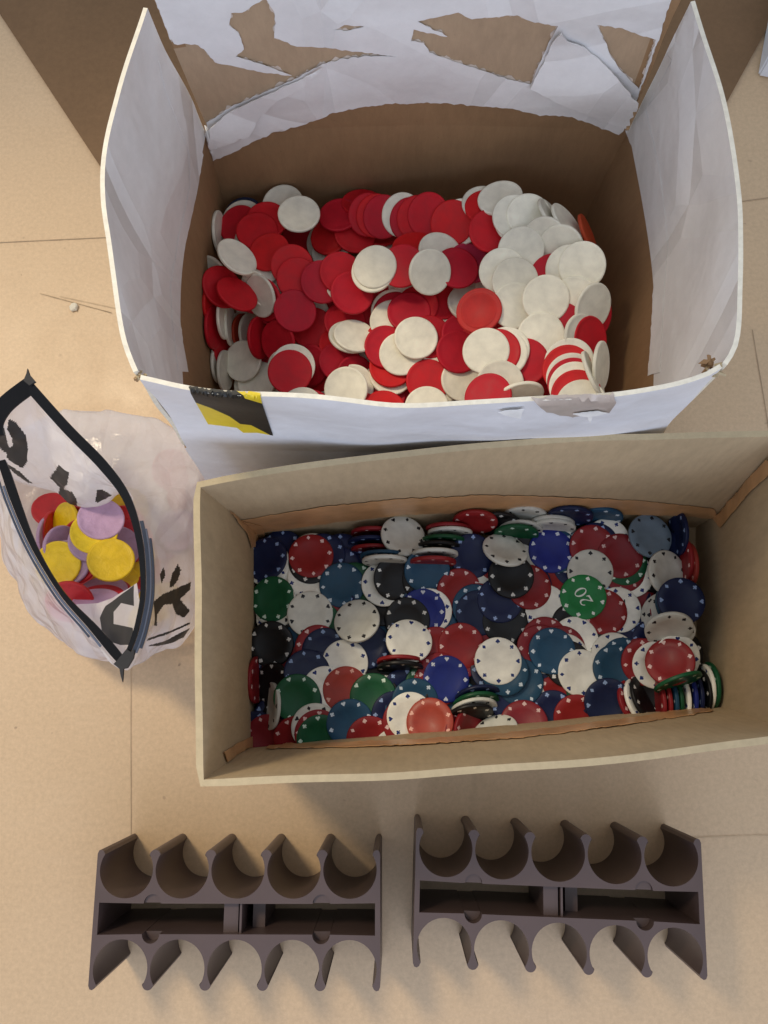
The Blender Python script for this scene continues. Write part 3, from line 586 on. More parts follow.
('b', 'w', 43, 1414, 572, 0.236, 0.307, 0.922, 4.46, "fully-showing tilted off-white black-marked poker chip in the brown box's rear left-centre"),
('b', 'T', 246, 1116, 595, 0.095, -0.414, 0.905, 2.17, "half-covered tilted teal blue poker chip in the brown box's rear left-centre"),
('b', 'N', 636, 1251, 516, 0.179, -0.066, 0.982, 3.09, "fully-showing flat navy blue poker chip in the brown box's rear left-centre"),
('b', 'R', 520, 949, 508, 0.212, -0.215, 0.953, 0.44, "half-covered flat red poker chip in the brown box's rear left-centre"),
('b', 'W', -445, 342, 500, -0.0, -0.061, 0.998, 1.95, "half-covered flat white blue-marked poker chip in the brown box's middle left"),
('b', 'R', 682, 824, 482, 0.078, -0.101, 0.992, 4.55, "mostly-buried flat red poker chip in the brown box's middle left-centre, rightmost"),
('b', 'R', 797, 623, 467, 0.052, -0.064, 0.997, 0.67, "mostly-buried flat red poker chip in the brown box's middle right-centre, leftmost"),
('b', 'T', 655, 815, 494, 0.055, -0.086, 0.995, 2.9, "mostly-buried flat teal blue poker chip in the brown box's middle left-centre, rightmost"),
('b', 'N', 680, 764, 492, 0.055, -0.086, 0.995, 1.49, "half-covered flat navy blue poker chip in the brown box's middle left-centre"),
('b', 'W', 264, 780, 494, -0.144, -0.254, 0.956, 1.04, "mostly-buried flat white blue-marked poker chip in the brown box's middle left-centre"),
('b', 'B', 213, 780, 491, -0.144, -0.254, 0.956, 0.76, "half-covered flat royal blue poker chip in the brown box's middle left-centre"),
('b', 'K', 77, 705, 477, -0.088, -0.157, 0.984, 5.11, "half-covered flat black poker chip in the brown box's middle left-centre"),
('b', 'R', 320, 453, 483, 0.014, -0.079, 0.997, 4.31, "mostly-buried flat red poker chip in the brown box's middle left-centre, leftmost"),
('b', 'R', 530, 486, 494, -0.0, -0.122, 0.993, 2.38, "fully-showing flat red poker chip in the brown box's middle left-centre"),
('b', 'R', 17, 350, 521, 0.002, -0.979, 0.202, 2.46, "mostly-buried upright red poker chip in the brown box's middle left-centre"),
('b', 'K', 17, 301, 519, 0.002, -0.978, 0.208, 4.57, "half-covered upright black poker chip in the brown box's middle left-centre"),
('b', 'W', 92, 522, 560, 0.125, 0.356, 0.926, 3.79, "fully-showing tilted white blue-marked poker chip in the brown box's middle left-centre"),
('b', 'w', 1068, 1496, 437, -0.058, -0.978, 0.199, 5.75, "mostly-buried upright off-white black-marked poker chip in the brown box's rear right-centre, leftmost"),
('b', 'G', 1027, 1453, 470, -0.056, -0.977, 0.204, 5.77, "half-covered upright green poker chip in the brown box's rear right-centre"),
('b', 'K', 869, 1536, 502, -0.06, -0.952, 0.301, 3.03, "mostly-buried upright black poker chip in the brown box's rear right-centre"),
('b', 'w', 1351, 1508, 467, -0.064, -0.988, 0.142, 4.14, "half-covered upright off-white black-marked poker chip in the brown box's rear right-centre, rightmost"),
('b', 'w', 1343, 1542, 471, -0.064, -0.989, 0.137, 3.42, "mostly-buried upright off-white black-marked poker chip in the brown box's rear right-centre, rightmost"),
('b', 'K', 908, 690, 477, 0.057, -0.086, 0.995, 1.95, "half-covered flat black poker chip in the brown box's middle right-centre"),
('b', 'N', 868, 874, 499, 0.043, -0.049, 0.998, 2.85, "half-covered flat navy blue poker chip in the brown box's middle right-centre"),
('b', 'W', 1255, 820, 458, 0.021, 0.04, 0.999, 4.53, "half-covered flat white blue-marked poker chip in the brown box's middle right-centre, leftmost"),
('b', 'R', 1121, 988, 485, 0.153, 0.028, 0.988, 3.47, "half-covered flat red poker chip in the brown box's rear right-centre, leftmost"),
('b', 'K', 960, 1071, 560, 0.046, 0.066, 0.997, 3.97, "fully-showing flat black poker chip in the brown box's rear right-centre"),
('b', 'w', 915, 1295, 560, 0.17, 0.601, 0.781, 3.06, "fully-showing tilted off-white black-marked poker chip in the brown box's rear right-centre"),
('b', 'K', 1490, 657, 476, -0.043, 0.049, 0.998, 5.98, "mostly-buried flat black poker chip in the brown box's middle right-centre, fourth from left"),
('b', 'W', 1470, 1311, 431, -0.022, 0.022, 1.0, 4.88, "mostly-buried flat white blue-marked poker chip in the brown box's rear right-centre, rightmost"),
('b', 'T', 1374, 1310, 435, -0.021, 0.021, 1.0, 0.82, "mostly-buried flat teal blue poker chip in the brown box's rear right-centre, leftmost"),
('b', 'B', 1330, 1309, 439, -0.021, 0.021, 1.0, 5.11, "fully-showing flat royal blue poker chip in the brown box's rear right-centre"),
('b', 'W', 1809, 1390, 481, -0.005, -0.13, 0.991, 5.76, "mostly-buried flat white blue-marked poker chip in the brown box's rear right, leftmost"),
('b', 'N', 1712, 1354, 482, -0.0, -0.122, 0.993, 5.13, "mostly-buried flat navy blue poker chip in the brown box's rear right-centre, rightmost"),
('b', 'R', 1676, 1336, 483, -0.0, -0.122, 0.993, 2.15, "half-covered flat red poker chip in the brown box's rear right-centre, rightmost"),
('b', 'N', 2413, 1453, 517, -0.996, -0.018, 0.085, 2.31, "half-covered upright navy blue poker chip in the brown box's rear right"),
('b', 'D', 2475, 1173, 521, -0.997, -0.014, 0.076, 1.53, "mostly-buried upright brick red poker chip in the brown box's rear right"),
('b', 'R', 2441, 1219, 508, -0.997, -0.015, 0.081, 0.35, "mostly-buried upright red poker chip in the brown box's rear right"),
('b', 'W', 1991, 1094, 471, -0.073, -0.043, 0.996, 2.96, "mostly-buried flat white blue-marked poker chip in the brown box's rear right, rightmost"),
('b', 'R', 1924, 1137, 479, -0.043, -0.043, 0.998, 5.34, "mostly-buried flat red poker chip in the brown box's rear right"),
('b', 'G', 1942, 1196, 486, -0.043, -0.043, 0.998, 4.83, "mostly-buried flat green poker chip in the brown box's rear right"),
('b', 'R', 1910, 1256, 493, -0.043, -0.043, 0.998, 4.16, "fully-showing flat red poker chip in the brown box's rear right"),
('b', 'S', 2163, 1421, 544, 0.196, 0.113, 0.974, 5.32, "fully-showing flat slate blue poker chip in the brown box's rear right"),
('b', 'w', 2279, 1098, 560, 0.403, 0.013, 0.915, 4.14, "half-covered tilted off-white black-marked poker chip in the brown box's rear right"),
('b', 'N', 2157, 523, 496, -0.057, 0.086, 0.995, 1.4, "mostly-buried flat navy blue poker chip in the brown box's middle right, rightmost"),
('b', 'R', 2314, 782, 511, 0.074, 0.043, 0.996, 5.04, "mostly-buried flat red poker chip in the brown box's middle right, rightmost"),
('b', 'w', 1650, 1119, 475, -0.086, -0.086, 0.993, 2.31, "fully-showing flat off-white black-marked poker chip in the brown box's rear right-centre"),
('b', 'W', 1870, 794, 473, -0.01, -0.021, 1.0, 5.59, "half-covered flat white blue-marked poker chip in the brown box's middle right, leftmost"),
('b', 'R', 1748, 775, 484, 0.007, 0.022, 1.0, 2.05, "half-covered flat red poker chip in the brown box's middle right, leftmost"),
('b', 'g', 1577, 903, 484, -0.122, 0.077, 0.99, 2.05, 'green poker chip printed with a white 20, lying right of centre in the brown box'),
('b', 'w', 2220, 732, 583, -0.605, -0.012, 0.796, 4.58, "mostly-buried tilted off-white black-marked poker chip in the brown box's middle right, leftmost"),
('b', 'w', 2252, 729, 613, -0.606, -0.018, 0.796, 0.68, "mostly-buried tilted off-white black-marked poker chip in the brown box's middle right, second from left"),
('b', 'N', 2324, 841, 721, -0.005, 0.045, 0.999, 5.46, "fully-showing flat navy blue poker chip in the brown box's middle right"),
('b', 'w', 2238, 584, 674, -0.035, -0.798, 0.601, 2.59, "mostly-buried tilted off-white black-marked poker chip in the brown box's middle right, rightmost"),
('b', 'w', 2211, 612, 717, -0.04, -0.8, 0.599, 4.9, "fully-showing tilted off-white black-marked poker chip in the brown box's middle right"),
('b', 'R', 1239, 539, 484, -0.061, -0.03, 0.998, 0.33, "mostly-buried flat red poker chip in the brown box's middle right-centre, second from left"),
('b', 'W', 1490, 539, 493, 0.0, 0.0, 1.0, 3.42, "half-covered flat white blue-marked poker chip in the brown box's middle right-centre, rightmost"),
('b', 'R', 1375, 463, 502, 0.0, 0.0, 1.0, 4.25, "mostly-buried flat red poker chip in the brown box's middle right-centre, rightmost"),
('b', 'R', 1192, 471, 501, 0.0, 0.0, 1.0, 0.81, "half-covered flat red poker chip in the brown box's middle right-centre"),
('b', 'N', 58, 106, 502, 0.137, 0.067, 0.988, 3.82, "mostly-buried flat navy blue poker chip in the brown box's front left-centre, rightmost"),
('b', 'G', 250, 155, 501, 0.142, 0.021, 0.99, 0.9, "mostly-buried flat green poker chip in the brown box's front left-centre"),
('b', 'R', 317, 172, 497, 0.142, 0.021, 0.99, 1.91, "mostly-buried flat red poker chip in the brown box's front left-centre, second from left"),
('b', 'R', 351, 237, 500, 0.122, 0.0, 0.993, 2.29, "mostly-buried flat red poker chip in the brown box's front left-centre, rightmost"),
('b', 'B', 400, 213, 500, 0.122, 0.0, 0.993, 3.89, "fully-showing flat royal blue poker chip in the brown box's front left-centre"),
('b', 'K', -1038, 151, 487, -0.557, -0.141, 0.818, 0.82, "half-covered tilted black poker chip in the brown box's front left"),
('b', 'R', -1196, 201, 452, 0.987, -0.001, 0.158, 1.16, "half-covered upright red poker chip in the brown box's front left"),
('b', 'N', -757, 256, 549, 0.22, 0.084, 0.972, 4.91, "half-covered flat navy blue poker chip in the brown box's middle left, leftmost"),
('b', 'W', -605, 119, 536, 0.2, 0.045, 0.979, 4.5, "half-covered flat white blue-marked poker chip in the brown box's front left"),
('b', 'D', -432, 120, 517, 0.142, 0.01, 0.99, 2.85, "half-covered flat brick red poker chip in the brown box's front left"),
('b', 'G', -207, 64, 527, -0.061, 0.0, 0.998, 1.77, "half-covered flat green poker chip in the brown box's front left-centre"),
('b', 'G', -831, 53, 583, 0.021, -0.101, 0.995, 4.35, "fully-showing flat green poker chip in the brown box's front left"),
('b', 'N', -1181, -248, 438, -0.096, -0.107, 0.99, 2.94, "half-covered flat navy blue poker chip in the brown box's front left"),
('b', 'R', -1078, -271, 452, -0.086, -0.116, 0.99, 1.96, "half-covered flat red poker chip in the brown box's front left"),
('b', 'w', -1058, -12, 479, -0.875, -0.003, 0.485, 5.49, "half-covered upright off-white black-marked poker chip in the brown box's front left"),
('b', 'R', -831, -268, 508, 0.021, -0.41, 0.912, 1.27, "half-covered tilted red poker chip in the brown box's front left"),
('b', 'w', -680, -178, 553, 0.142, -0.172, 0.975, 5.05, "mostly-buried flat off-white black-marked poker chip in the brown box's front left"),
('b', 'R', -655, -226, 546, 0.14, -0.172, 0.975, 3.88, "mostly-buried flat red poker chip in the brown box's front left"),
('b', 'G', -638, -265, 540, 0.14, -0.172, 0.975, 4.06, "half-covered flat green poker chip in the brown box's front left"),
('b', 'T', -394, -145, 543, 0.086, -0.086, 0.993, 4.28, "fully-showing flat teal blue poker chip in the brown box's front left"),
('b', 'N', -25, -80, 534, 0.086, -0.086, 0.993, 4.7, "mostly-buried flat navy blue poker chip in the brown box's front left-centre, leftmost"),
('b', 'T', 140, 25, 536, 0.122, -0.061, 0.991, 5.53, "half-covered flat teal blue poker chip in the brown box's front left-centre"),
('b', 'R', -229, -280, 532, 0.043, -0.133, 0.99, 5.78, "half-covered flat red poker chip in the brown box's front left-centre"),
('b', 'w', -16, -374, 512, 0.089, -0.151, 0.985, 1.6, "mostly-buried flat off-white black-marked poker chip in the brown box's front left-centre"),
('b', 'R', 66, -136, 538, 0.108, -0.064, 0.992, 1.03, "mostly-buried flat red poker chip in the brown box's front left-centre, leftmost"),
('b', 'W', 99, -88, 542, 0.108, -0.064, 0.992, 5.63, "half-covered flat white blue-marked poker chip in the brown box's front left-centre"),
('b', 'R', 524, -221, 520, 0.628, -0.069, 0.775, 1.28, "mostly-buried tilted red poker chip in the brown box's front left-centre"),
('b', 'R', 591, -198, 515, 0.7, -0.107, 0.706, 1.39, "half-covered tilted red poker chip in the brown box's front left-centre"),
('b', 'D', 260, -134, 597, -0.214, 0.128, 0.968, 5.06, "fully-showing flat brick red poker chip in the brown box's front left-centre"),
('b', 'R', 1304, 45, 474, -0.022, -0.052, 0.998, 6.07, "mostly-buried flat red poker chip in the brown box's front right-centre"),
('b', 'T', 1015, 190, 500, -0.0, -0.061, 0.998, 5.3, "half-covered flat teal blue poker chip in the brown box's front right-centre"),
('b', 'T', 887, 270, 549, -0.0, -0.061, 0.998, 3.25, "half-covered flat teal blue poker chip in the brown box's middle right-centre"),
('b', 'W', 830, 359, 560, -0.0, -0.061, 0.998, 2.36, "fully-showing flat white blue-marked poker chip in the brown box's middle right-centre, leftmost"),
('b', 'W', 1396, 396, 508, 0.021, -0.021, 1.0, 6.21, "mostly-buried flat white blue-marked poker chip in the brown box's middle right-centre, rightmost"),
('b', 'K', 1418, 339, 511, 0.022, -0.022, 1.0, 4.62, "mostly-buried flat black poker chip in the brown box's middle right-centre, third from left"),
('b', 'T', 1288, 445, 520, 0.021, -0.021, 1.0, 3.95, "fully-showing flat teal blue poker chip in the brown box's middle right-centre"),
('b', 'W', 1522, 265, 512, 0.043, -0.043, 0.998, 0.07, "fully-showing flat white blue-marked poker chip in the brown box's middle right-centre, rightmost"),
('b', 'N', 665, 67, 487, 0.115, -0.883, 0.454, 1.23, "mostly-buried upright navy blue poker chip in the brown box's front left-centre"),
('b', 'G', 647, 19, 485, 0.125, -0.903, 0.411, 0.08, "mostly-buried upright green poker chip in the brown box's front left-centre"),
('b', 'w', 630, -30, 484, 0.127, -0.9, 0.417, 5.7, "mostly-buried upright off-white black-marked poker chip in the brown box's front left-centre"),
('b', 'K', 592, -78, 529, 0.129, -0.897, 0.422, 1.49, "half-covered upright black poker chip in the brown box's front left-centre"),
('b', 'W', 1804, 406, 509, 0.043, 0.043, 0.998, 1.07, "mostly-buried flat white blue-marked poker chip in the brown box's middle right, leftmost"),
('b', 'T', 1884, 364, 515, 0.043, 0.043, 0.998, 3.66, "mostly-buried flat teal blue poker chip in the brown box's middle right, leftmost"),
('b', 'T', 1811, 306, 524, 0.043, 0.043, 0.998, 1.28, "half-covered flat teal blue poker chip in the brown box's middle right"),
('b', 'N', 1282, -68, 477, -0.03, -0.061, 0.998, 3.43, "half-covered flat navy blue poker chip in the brown box's front right-centre"),
('b', 'R', 1476, -99, 488, 0.03, -0.122, 0.992, 5.96, "half-covered flat red poker chip in the brown box's front right-centre, rightmost"),
('b', 'R', 1030, -147, 546, -0.13, 0.216, 0.968, 5.43, "half-covered flat red poker chip in the brown box's front right-centre, leftmost"),
('b', 'w', 784, -217, 616, -0.384, 0.715, 0.584, 1.54, "half-covered tilted off-white black-marked poker chip in the brown box's front right-centre"),
('b', 'R', 1827, -233, 465, 0.122, -0.353, 0.928, 5.75, "mostly-buried tilted red poker chip in the brown box's front right, leftmost"),
('b', 'N', 1720, 31, 560, -0.022, -0.184, 0.983, 2.51, "fully-showing flat navy blue poker chip in the brown box's front right"),
('b', 'R', 2044, 354, 561, -0.058, -0.158, 0.986, 3.28, "half-covered flat red poker chip in the brown box's middle right, rightmost"),
('b', 'R', 1950, 32, 527, 0.563, 0.273, 0.78, 2.04, "mostly-buried tilted red poker chip in the brown box's front right, rightmost"),
('b', 'W', 1991, 40, 529, 0.645, 0.295, 0.704, 6.28, "mostly-buried tilted white blue-marked poker chip in the brown box's front right"),
('b', 'K', 2040, 64, 534, 0.641, 0.293, 0.71, 1.93, "half-covered tilted black poker chip in the brown box's front right"),
('b', 'W', 2130, 330, 568, -0.043, -0.164, 0.986, 4.63, "half-covered flat white blue-marked poker chip in the brown box's middle right, rightmost"),
('b', 'W', 2285, 385, 610, 0.003, -0.262, 0.965, 3.89, "mostly-buried flat white blue-marked poker chip in the brown box's middle right, rightmost"),
('b', 'G', 2238, 188, 757, 0.259, -0.927, 0.27, 4.33, "half-covered upright green poker chip in the brown box's front right"),
('b', 'R', 2127, 24, 536, -0.999, -0.003, 0.04, 0.65, "half-covered upright red poker chip in the brown box's front right"),
('b', 'R', 2176, 32, 537, -0.999, -0.003, 0.04, 3.37, "mostly-buried upright red poker chip in the brown box's front right"),
('b', 'T', 2226, 41, 536, -0.999, -0.003, 0.04, 6.26, "mostly-buried upright teal blue poker chip in the brown box's front right"),
('b', 'G', 2272, 49, 520, -0.999, -0.003, 0.04, 3.54, "mostly-buried upright green poker chip in the brown box's front right, leftmost"),
('b', 'W', 2333, 57, 513, -0.999, -0.003, 0.04, 1.24, "mostly-buried upright white blue-marked poker chip in the brown box's front right, leftmost"),
('b', 'B', 2393, 73, 509, -0.999, -0.003, 0.04, 0.33, "mostly-buried upright royal blue poker chip in the brown box's front right"),
('b', 'N', 2443, 82, 507, -0.999, -0.003, 0.04, 2.07, "mostly-buried upright navy blue poker chip in the brown box's front right"),
('b', 'K', 2494, 106, 509, -0.992, -0.005, 0.126, 4.68, "mostly-buried upright black poker chip in the brown box's front right"),
('b', 'W', 2537, 147, 513, -0.999, -0.003, 0.04, 0.16, "mostly-buried upright white blue-marked poker chip in the brown box's front right, rightmost"),
('b', 'G', 2577, 163, 519, -0.999, -0.002, 0.04, 0.31, "mostly-buried upright green poker chip in the brown box's front right, rightmost"),
('b', 'R', 2202, 348, 707, -0.384, 0.243, 0.891, 4.13, "fully-showing tilted red poker chip in the brown box's middle right"),
('c', 'l', -2504, 920, -8, 0.119, -0.429, 0.895, 5.54, "half-covered tilted lilac token in the plastic bag's near right"),
('c', 'y', -2205, 925, -46, 0.352, -0.205, 0.913, 2.76, "mostly-buried tilted yellow token in the plastic bag's near right"),
('c', 'r', -2269, 1187, 46, 0.396, -0.019, 0.918, 3.92, "half-covered tilted red token in the plastic bag's near right"),
('c', 'y', -2747, 918, 32, 0.021, -0.401, 0.916, 1.62, "mostly-buried tilted yellow token in the plastic bag's near left, leftmost"),
('c', 'l', -2170, 1488, -16, 0.276, 0.362, 0.891, 1.71, "half-covered tilted lilac token in the plastic bag's far right"),
('c', 'y', -2424, 1397, 155, 0.2, -0.044, 0.979, 2.98, "mostly-buried flat yellow token in the plastic bag's near right, leftmost"),
('c', 'r', -3176, 1741, 160, 0.309, 0.415, 0.856, 1.38, "half-covered tilted red token in the plastic bag's far left"),
('c', 'y', -2460, 1739, 248, 0.574, -0.019, 0.819, 2.85, "half-covered tilted yellow token in the plastic bag's far right"),
('c', 'l', -3154, 1454, 279, 0.998, -0.012, 0.063, 0.93, "mostly-buried upright lilac token in the plastic bag's far left"),
('c', 'r', -3135, 1519, 231, 0.998, -0.014, 0.068, 5.8, "mostly-buried upright red token in the plastic bag's far left"),
('c', 'r', -2927, 1560, 257, -0.346, -0.28, 0.896, 4.07, "mostly-buried tilted red token in the plastic bag's far left"),
('c', 'y', -2969, 1565, 360, -0.59, -0.172, 0.789, 0.59, "half-covered tilted yellow token in the plastic bag's far left, leftmost"),
('c', 'r', -2469, 1553, 292, 0.243, -0.21, 0.947, 1.21, "mostly-buried flat red token in the plastic bag's far right"),
('c', 'y', -2389, 1299, 228, 0.23, -0.23, 0.946, 5.21, "mostly-buried flat yellow token in the plastic bag's near right, rightmost"),
('c', 'r', -2400, 1427, 281, 0.172, -0.14, 0.975, 2.34, "half-covered flat red token in the plastic bag's far right"),
('c', 'r', -2848, 1141, 127, -0.229, -0.169, 0.959, 1.63, "mostly-buried flat red token in the plastic bag's near left, rightmost"),
('c', 'o', -2546, 1039, 265, 0.189, 0.863, 0.469, 0.15, "mostly-buried upright orange token in the plastic bag's near left"),
('c', 'y', -2477, 1077, 375, 0.12, 0.771, 0.625, 4.24, "mostly-buried tilted yellow token in the plastic bag's near left, rightmost"),
('c', 'r', -2470, 928, 566, 0.12, 0.763, 0.635, 3.58, "mostly-buried tilted red token in the plastic bag's near left, rightmost"),
('c', 'l', -2506, 945, 566, 0.106, 0.77, 0.629, 5.28, "mostly-buried tilted lilac token in the plastic bag's near left"),
('c', 'r', -2486, 863, 675, 0.098, 0.772, 0.629, 1.07, "mostly-buried tilted red token in the plastic bag's near left, leftmost"),
('c', 'l', -2493, 821, 741, 0.105, 0.776, 0.622, 4.72, "half-covered tilted lilac token in the plastic bag's near left"),
('c', 'l', -2499, 1355, 318, 0.253, -0.172, 0.952, 5.19, "half-covered flat lilac token in the plastic bag's near right"),
('c', 'r', -2771, 1408, 420, 0.169, -0.229, 0.959, 5.18, "mostly-buried flat red token in the plastic bag's far left"),
('c', 'l', -2895, 1307, 577, 0.887, -0.107, 0.45, 4.69, "half-covered upright lilac token in the plastic bag's near left"),
('c', 'r', -2738, 1174, 639, -0.114, -0.018, 0.993, 2.78, "mostly-buried flat red token in the plastic bag's near left, leftmost"),
('c', 'l', -2794, 1157, 689, 0.045, -0.05, 0.998, 0.3, "mostly-buried flat lilac token in the plastic bag's near left"),
('c', 'y', -2860, 1144, 713, 0.017, -0.093, 0.996, 4.05, "fully-showing flat yellow token in the plastic bag's near left"),
('c', 'r', -2715, 820, 750, 0.141, -0.601, 0.787, 0.16, "fully-showing tilted red token in the plastic bag's near left"),
('c', 'l', -2605, 1350, 670, 0.31, 0.225, 0.924, 0.54, "mostly-buried tilted lilac token in the plastic bag's far left"),
('c', 'y', -2597, 1421, 663, 0.309, 0.223, 0.924, 2.57, "half-covered tilted yellow token in the plastic bag's far left, rightmost"),
('c', 'l', -2557, 1550, 634, 0.347, 0.237, 0.907, 0.76, "fully-showing tilted lilac token in the plastic bag's far left"),
('c', 'y', -2427, 1185, 678, 0.292, 0.23, 0.928, 2.84, "fully-showing tilted yellow token in the plastic bag's near left"),
('c', 'r', -2088, 2107, 220, 0.658, -0.208, 0.724, 5.34, "fully-showing tilted red token in the plastic bag's far right, leftmost"),
('c', 'r', -1985, 1908, 65, 0.706, -0.313, 0.635, 1.09, "fully-showing tilted red token in the plastic bag's far right, rightmost"),
('c', 'y', -2142, 897, 45, 0.24, -0.326, 0.914, 5.01, "half-covered tilted yellow token in the plastic bag's near right"),
('c', 'y', -2254, 726, 28, 0.156, -0.352, 0.923, 6.26, "fully-showing tilted yellow token in the plastic bag's near right"),
('c', 'l', -2038, 1571, 73, 0.061, 0.0, 0.998, 0.23, "fully-showing flat lilac token in the plastic bag's far right")]
ROOTS = {'a': ('plain_chip', 'chip', 'plain chips heaped in the white box'),
         'b': ('poker_chip', 'poker chip', 'poker chips heaped in the brown box'),
         'c': ('plastic_token', 'plastic token', 'coloured tokens in the plastic bag')}
for pile, col, x, y, z, nx, ny, nz, spin, label in CHIPS:
    nm, cat, grp = ROOTS[pile]
    me = MESH[('k' if pile == 'b' else 'p')+col]
    o = bpy.data.objects.new(nm, me); COL.objects.link(o)
    n = Vector((nx, ny, nz)).normalized()
    q = Vector((0, 0, 1)).rotation_difference(n)
    o.rotation_mode = 'QUATERNION'
    o.rotation_quaternion = q @ Matrix.Rotation(spin, 4, 'Z').to_quaternion()
    o.location = (x/1e4, y/1e4, z/1e4)
    tag(o, label, cat, grp)

# ------------------------------------------------------------------ curves of measured points
def resample(pts, n, smooth=True):
    pts = [Vector(p) for p in pts]
    if smooth and len(pts) > 2:
        out = []
        for i in range(len(pts)-1):
            p0 = pts[max(i-1, 0)]; p1 = pts[i]; p2 = pts[i+1]; p3 = pts[min(i+2, len(pts)-1)]
            for k in range(12):
                u = k/12
                out.append(.5*((2*p1)+(-p0+p2)*u+(2*p0-5*p1+4*p2-p3)*u*u+(-p0+3*p1-3*p2+p3)*u**3))
        out.append(pts[-1]); pts = out
    L = [0]
    for a, b in zip(pts, pts[1:]): L.append(L[-1]+(b-a).length)
    res = []; j = 0
    for i in range(n):
        s = L[-1]*i/(n-1)
        while j < len(L)-2 and L[j+1] < s: j += 1
        d = L[j+1]-L[j]; u = 0 if d == 0 else min(1, max(0, (s-L[j])/d))
        res.append(pts[j].lerp(pts[j+1], u))
    return res
def pz(lst, z): return [at(x, y, z) for x, y in lst]
def slab(name, grid, thick, mats, parent, closed=False, wob=0.0, seed=0, fade=0):
    """grid[row][col] of inner points, rows going up; outer side is offset away from the inside."""
    nr, nc = len(grid), len(grid[0])
    G = [[Vector(p) for p in row] for row in grid]
    def nrm(r, c):
        r0, r1 = max(r-1, 0), min(r+1, nr-1)
        if closed: c0, c1 = (c-1) % nc, (c+1) % nc
        else: c0, c1 = max(c-1, 0), min(c+1, nc-1)
        v = (G[r1][c]-G[r0][c]).cross(G[r][c1]-G[r][c0])
        return v.normalized()
    bm = bmesh.new(); A = []; B = []
    for r in range(nr):
        ra = []; rb = []
        for c in range(nc):
            p = G[r][c]; n = nrm(r, c)
            fd = min(1, r/4) if fade == 1 else (min(1, (nr-1-r)/4) if fade == 2 else 1)
            w = wob*fd*(noise.noise(p*14+Vector((seed, 0, 0)))) if wob else 0
            th = thick
            ra.append(bm.verts.new(p+n*w)); rb.append(bm.verts.new(p+n*(w-th)))
        A.append(ra); B.append(rb)
    def quad(a, b, c, d, m):
        f = bm.faces.new((a, b, c, d)); f.material_index = m; return f
    cc = nc if closed else nc-1
    for r in range(nr-1):
        for c in range(cc):
            d = (c+1) % nc
            quad(A[r][c], A[r][d], A[r+1][d], A[r+1][c], 0)
            quad(B[r][d], B[r][c], B[r+1][c], B[r+1][d], 1)
    for c in range(cc):
        d = (c+1) % nc
        quad(A[nr-1][c], A[nr-1][d], B[nr-1][d], B[nr-1][c], 2)
        quad(A[0][d], A[0][c], B[0][c], B[0][d], 2)
    if not closed:
        for r in range(nr-1):
            quad(A[r+1][0], B[r+1][0], B[r][0], A[r][0], 2)
            quad(A[r][nc-1], B[r][nc-1], B[r+1][nc-1], A[r+1][nc-1], 2)
    bmesh.ops.recalc_face_normals(bm, faces=bm.faces)
    # bevel the rim a touch
    o = obj(name, bm, mats, parent)
    sharp_by_angle(o, 40)
    return o
def loft(rows, n):                          # rows: list of (height key curves) -> n intermediate rows
    out = []
    for i in range(len(rows)-1):
        for k in range(n):
            u = k/n; out.append([a.lerp(b, u) for a, b in zip(rows[i], rows[i+1])])
    out.append(rows[-1]); return out
def bvh_of(objs):
    vs = []; fs = []
    for o in objs:
        b = len(vs); mw = o.matrix_world
        vs += [mw @ v.co for v in o.data.vertices]
        fs += [tuple(i+b for i in p.vertices) for p in o.data.polygons]
    return BVHTree.FromPolygons(vs, fs)
def inpoly(x, y, P):
    r = False; j = len(P)-1
    for i in range(len(P)):
        if (P[i][1] > y) != (P[j][1] > y) and x < (P[j][0]-P[i][0])*(y-P[i][1])/(P[j][1]-P[i][1])+P[i][0]: r = not r
        j = i
    return r
def rough_edge(P, step=3.0, amp=0.0, seed=0):
    out = []
    for a, b in zip(P, P[1:]+P[:1]):
        d = math.dist(a, b); n = max(1, int(d/step))
        for k in range(n):
            u = k/n; x = a[0]+(b[0]-a[0])*u; y = a[1]+(b[1]-a[1])*u
            if k and amp:
                nx, ny = -(b[1]-a[1])/d, (b[0]-a[0])/d
                w = amp*noise.noise(Vector((x*.16, y*.16, seed)))*1.6+amp*.6*noise.noise(Vector((x*.5, y*.5, seed+7)))
                x += nx*w; y += ny*w
            out.append((x, y))
    return out
